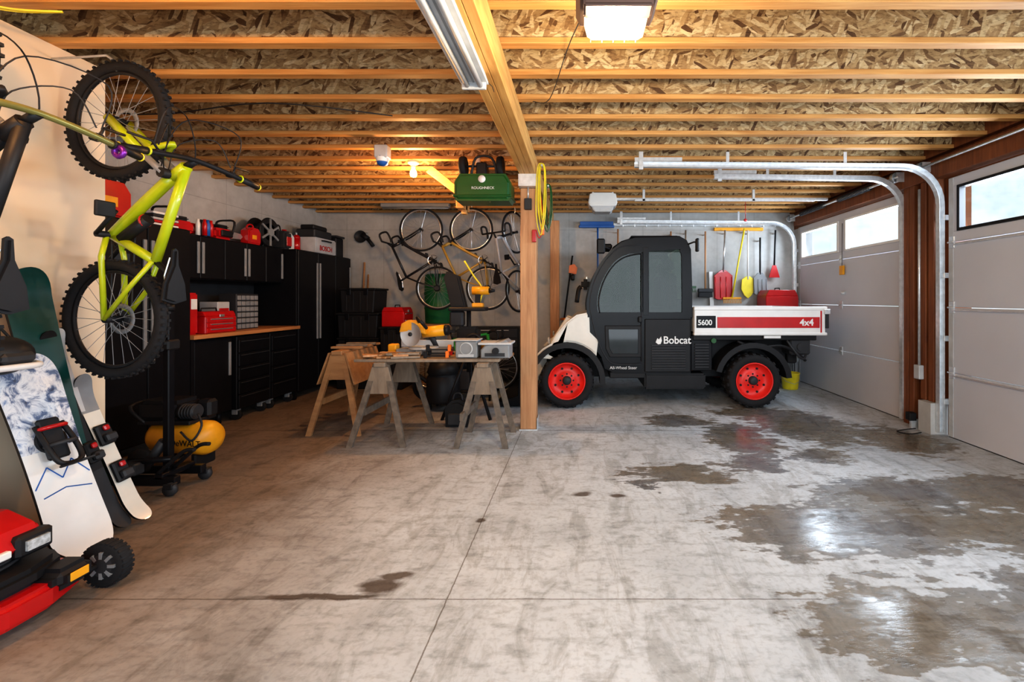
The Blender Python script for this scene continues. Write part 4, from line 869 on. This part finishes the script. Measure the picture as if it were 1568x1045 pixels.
o=q.done(); text('ROUGHNECK',(-1.03,4.318,2.345),(90,0,0),.035,WHITE,o)
q=B('overhead_storage_brace'); q.prism([(-1.62,2.64),(-1.55,2.699),(-1.18,2.40),(-1.22,2.34)],'y',4.78,4.86,FLG,.004); q.box((-1.28,4.7,2.24),(-1.2,4.95,2.36),FLG,.004); q.box((-1.25,4.80,2.2),(-1.2,4.86,2.699),FLG,.003); q.done()
def coil(name,x,y,z,w,h,mat,n=6,r=.007):
    q=B(name); rnd=random.Random(3)
    for i in range(n):
        a=rnd.uniform(-.02,.02); hh=h*(1-.07*i); ww=w*(1-.08*i)
        q.tube(sm([(x+a,y+i*.008,z),(x+ww/2+a,y+i*.008,z-.08),(x+ww/2+a*2,y+i*.008,z-hh*.7),(x+a,y+i*.008,z-hh),(x-ww/2+a*2,y+i*.008,z-hh*.7),(x-ww/2+a,y+i*.008,z-.08)],5,True),r,mat,6,closed=True)
    q.cyl((x,y-.01,z-.02),(x,y+.06,z-.02),.01,GALV,6); q.done()
coil('extension_cord',-.37,4.42,2.62,.07,.70,YEL2,5,.005); coil('extension_cord',-.33,4.74,2.50,.07,.5,GRN,4,.006); 
q=B('junction_box'); q.box((-.545,4.46,2.18),(-.475,4.499,2.29),DGREY,.004); q.cyl((-.51,4.48,2.29),(-.51,4.48,2.40),.008,GALV,8); q.done()
q=B('power_cord_plug'); q.tube(sm([(-.41,4.5,2.45),(-.37,4.47,2.2),(-.36,4.47,2.0),(-.40,4.47,1.9),(-.43,4.47,1.98)],5),.006,RED,6); q.box((-.47,4.455,1.86),(-.43,4.49,1.98),RED,.005); q.box((-.385,4.455,1.93),(-.35,4.49,2.02),ORG,.005); q.done()
q=B('ceiling_cable'); q.tube(sm([(.1,1.95,2.69),(-.05,2.4,2.66),(-.2,3.0,2.62),(-.33,3.2,2.69)],6),.003,DGREY,5); q.tube(sm([(-4.2,3.0,2.66),(-3.2,3.3,2.64),(-2.2,3.2,2.68),(-1.4,3.4,2.67)],5),.005,BLK,5)
for d in (0,.02): q.tube(sm([(-2.88,1.5,2.69),(-2.80,1.95+d,2.67-d),(-2.68,2.1+d,2.65),(-2.5,2.2,2.69)],5),.006,YEL2,5)
q.done()

# ------------------------------------------------------------ right back wall tools
WY=7.498
q=B('tool_wall_rack'); q.box((.55,7.46,2.50),(3.3,WY,2.55),GALV,.004); q.box((2.2,7.44,2.42),(3.0,WY,2.47),YEL,.004)
for i in range(14): q.tube([(.7+.19*i,7.46,2.49),(.7+.19*i,7.38,2.48),(.7+.19*i,7.38,2.51)],.006,GALV,5)
q.done()
def tool(name,x,z0,z1,hm,lean=0,fn=None,y=7.40):
    q=B(name); q.cyl((x,y,z1),(x+lean,y,z0),.014,hm,10); fn(q,x+lean,y,z0); q.box((x-.01,y,z1-.06),(x+.01,WY,z1-.04),GALV); q.done()
def scoop(m,w=.3,h=.42):
    def f(q,x,y,z):
        q.prism([(x-.04,z+.03),(x+.04,z+.03),(x+w/2,z-.06),(x+w/2,z-h),(x+w*.3,z-h-.03),(x-w*.3,z-h-.03),(x-w/2,z-h),(x-w/2,z-.06)],'y',y-.01,y+.01,m,.004)
        for d in (-.45,-.15,.15,.45): q.tube([(x+w*d,y-.012,z-.08),(x+w*d,y-.012,z-h)],.008,m,6)
    return f
def rakeh(m,w=.5):
    def f(q,x,y,z):
        q.box((x-w/2,y-.012,z-.02),(x+w/2,y+.012,z+.01),m,.004)
        for i in range(14): q.cyl((x-w/2+.01+w*i/14,y,z-.01),(x-w/2+.01+w*i/14,y-.03,z-.09),.005,m,5)
    return f
def spade(m):
    def f(q,x,y,z): q.prism([(x-.03,z+.05),(x+.03,z+.05),(x+.1,z),(x+.11,z-.16),(x+.06,z-.26),(x,z-.31),(x-.06,z-.26),(x-.11,z-.16),(x-.1,z)],'y',y-.006,y+.006,m,.003)
    return f
def broomh(m,w=.45):
    def f(q,x,y,z):
        q.box((x-w/2,y-.03,z-.04),(x+w/2,y+.03,z+.02),m,.008); q.box((x-w/2+.01,y-.025,z-.12),(x+w/2-.01,y+.025,z-.04),BLK,.004)
    return f
q=B('push_broom'); q.cyl((.29,7.40,1.2),(.29,7.40,2.46),.014,BLUE,10); q.box((-.02,7.37,2.46),(.56,7.43,2.50),BLUE,.008); q.box((0,7.375,2.50),(.54,7.425,2.56),BLUE,.004); q.box((.28,7.4,2.40),(.30,WY,2.42),GALV); q.done()
tool('snow_shovel',2.36,1.74,2.42,SILV,-.03,scoop(RED))
tool('garden_rake',2.66,1.32,2.44,YEL2,-.2,rakeh(YEL,.3),7.36)
tool('spade',2.74,1.62,2.42,WHITE,.0,spade(YEL2),7.42)
tool('scoop_shovel',2.93,1.7,2.3,BLK,.0,scoop(GREY,.22,.3))
tool('ice_scraper',3.18,1.85,2.42,BLK,-.02,lambda q,x,y,z:q.prism([(x-.03,z),(x+.03,z),(x+.09,z-.2),(x-.09,z-.2)],'y',y-.006,y+.006,RED,.003))
tool('push_broom',2.04,1.45,2.4,POSTW,.0,broomh(DGREY,.24))
tool('leaf_rake',1.72,1.5,2.42,OLDW,.0,rakeh(GRN,.34))
tool('spade',1.48,1.45,2.40,POSTW,.0,spade(DGREY))
tool('spade',.62,1.45,2.44,POSTW,.0,spade(GREY))
q=B('white_plank'); q.prism([(2.16,0),(2.24,0),(2.17,1.75),(2.11,1.75)],'y',7.44,7.48,WHITE,.004); q.done()
toolbox('metal_toolbox',(3.12,7.2,1.021),(.5,.36,.42),RED,3)
q=B('utility_shelf')
for x in (2.84,3.32):
    for y in (7.02,7.36): q.box((x,y,0),(x+.04,y+.04,.98),GREY)
for z in (.1,.5,.98): q.box((2.83,7.01,z),(3.37,7.41,z+.04),GREY,.004)
q.done()
q=B('yellow_bucket'); q.lathe([(0,.0),(.10,0),(.105,.01),(.125,.22),(.132,.225),(.132,.235),(.115,.235),(.10,.02),(0,.02)],(3.05,6.6,0),(0,0,1),YEL2,26); q.tube([(3.05-.13,6.6,.2),(3.05-.1,6.52,.12),(3.05,6.46,.09),(3.05+.1,6.52,.12),(3.05+.13,6.6,.2)],.004,SILV,5); q.done()
q=B('string_trimmer'); q.cyl((-.25,7.34,1.0),(-.12,7.34,2.0),.013,BLK,8); q.prism([(-.18,1.72),(-.06,1.70),(-.04,1.80),(-.09,1.86),(-.17,1.84)],'y',7.27,7.42,ORG,.02,seg=2); q.box((-.15,7.3,1.6),(-.08,7.4,1.7),BLK,.02); q.lathe([(.07,0),(.07,.03),(0,.04)],(-.25,7.34,.96),(0,0,1),ORG,16); q.box((-.13,7.34,1.96),(-.11,WY,1.98),GALV); q.done()
q=B('leaf_blower'); q.box((.02,7.25,1.45),(.16,7.45,1.62),BLK,.04,seg=2); q.tube(sm([(.02,7.33,1.5),(-.02,7.33,1.45),(-.05,7.3,1.25)],4),.035,DGREY,10); q.box((.1,7.4,1.6),(.12,WY,1.66),GALV); q.done()
q=B('door_sensor'); q.box((3.30,4.55,.08),(3.37,4.62,.16),BLK,.006); q.box((3.33,4.57,.0),(3.42,4.60,.09),GALV,.002); q.tube(sm([(3.32,4.5,.02),(3.1,4.45,.01),(3.15,4.35,.01),(3.3,4.4,.01)],5),.005,BLK,5); q.done()
q=B('electrical_outlet_box'); q.box((3.37,4.52,.50),(3.42,4.60,.64),LGREY,.006); q.cyl((3.40,4.56,.64),(3.40,4.56,2.4),.012,GALV,8); q.done()

# ------------------------------------------------------------ lights
def point(n,loc,e,col,r=.05):
    l=D.lights.new(n,'POINT'); l.energy=e; l.color=col; l.shadow_soft_size=r; o=D.objects.new(n,l); o.location=loc; COL.objects.link(o)
def area(n,loc,rot,sx,sy,e,col):
    l=D.lights.new(n,'AREA'); l.shape='RECTANGLE'; l.size=sx; l.size_y=sy; l.energy=e; l.color=col; o=D.objects.new(n,l); o.location=loc; o.rotation_euler=[math.radians(a) for a in rot]; COL.objects.link(o)
point('bulb_light',(-1.69,4.62,2.46),50,(1,.52,.20),.06)
point('bulb_light_front',(-1.9,1.25,2.55),58,(1,.48,.15),.06)
point('opener_light',(.145,1.86,2.33),54,(1,.78,.50),.07)
area('open_door_daylight',(1.2,-1.5,1.4),(90,0,-6),4.2,2.4,95,(.80,.90,1))
area('window_daylight_near',(3.62,2.1,2.14),(0,72,0),.5,4.2,190,(.80,.90,1))
area('window_daylight_far',(3.62,6.0,2.14),(0,72,0),.5,2.1,80,(.80,.90,1))

w=D.worlds.new('sky'); scene.world=w; w.use_nodes=True; nt=w.node_tree; bg=nt.nodes['Background']
tc=N(nt,'ShaderNodeTexCoord'); nn=noise(nt,tc.outputs['Generated'],9,4,.6)
nt.links.new(ramp(nt,nn.outputs[0],[(.34,(.50,.66,.62)),(.52,(.84,.93,1))]),bg.inputs[0]); bg.inputs[1].default_value=1.05

cam=D.cameras.new('camera'); cam.lens=16; cam.sensor_width=36; cam.sensor_fit='HORIZONTAL'; cam.shift_x=-.0663; cam.shift_y=-.041; cam.clip_start=.05
co=D.objects.new('camera',cam); co.location=(0,0,1.3); co.rotation_euler=(math.radians(90),0,0); COL.objects.link(co); scene.camera=co
scene.view_settings.view_transform='Standard'
for lk in ('Medium High Contrast','Standard - Medium High Contrast'):
    try:
        scene.view_settings.look=lk; break
    except Exception as e: print('look',e)
scene.view_settings.exposure=.2
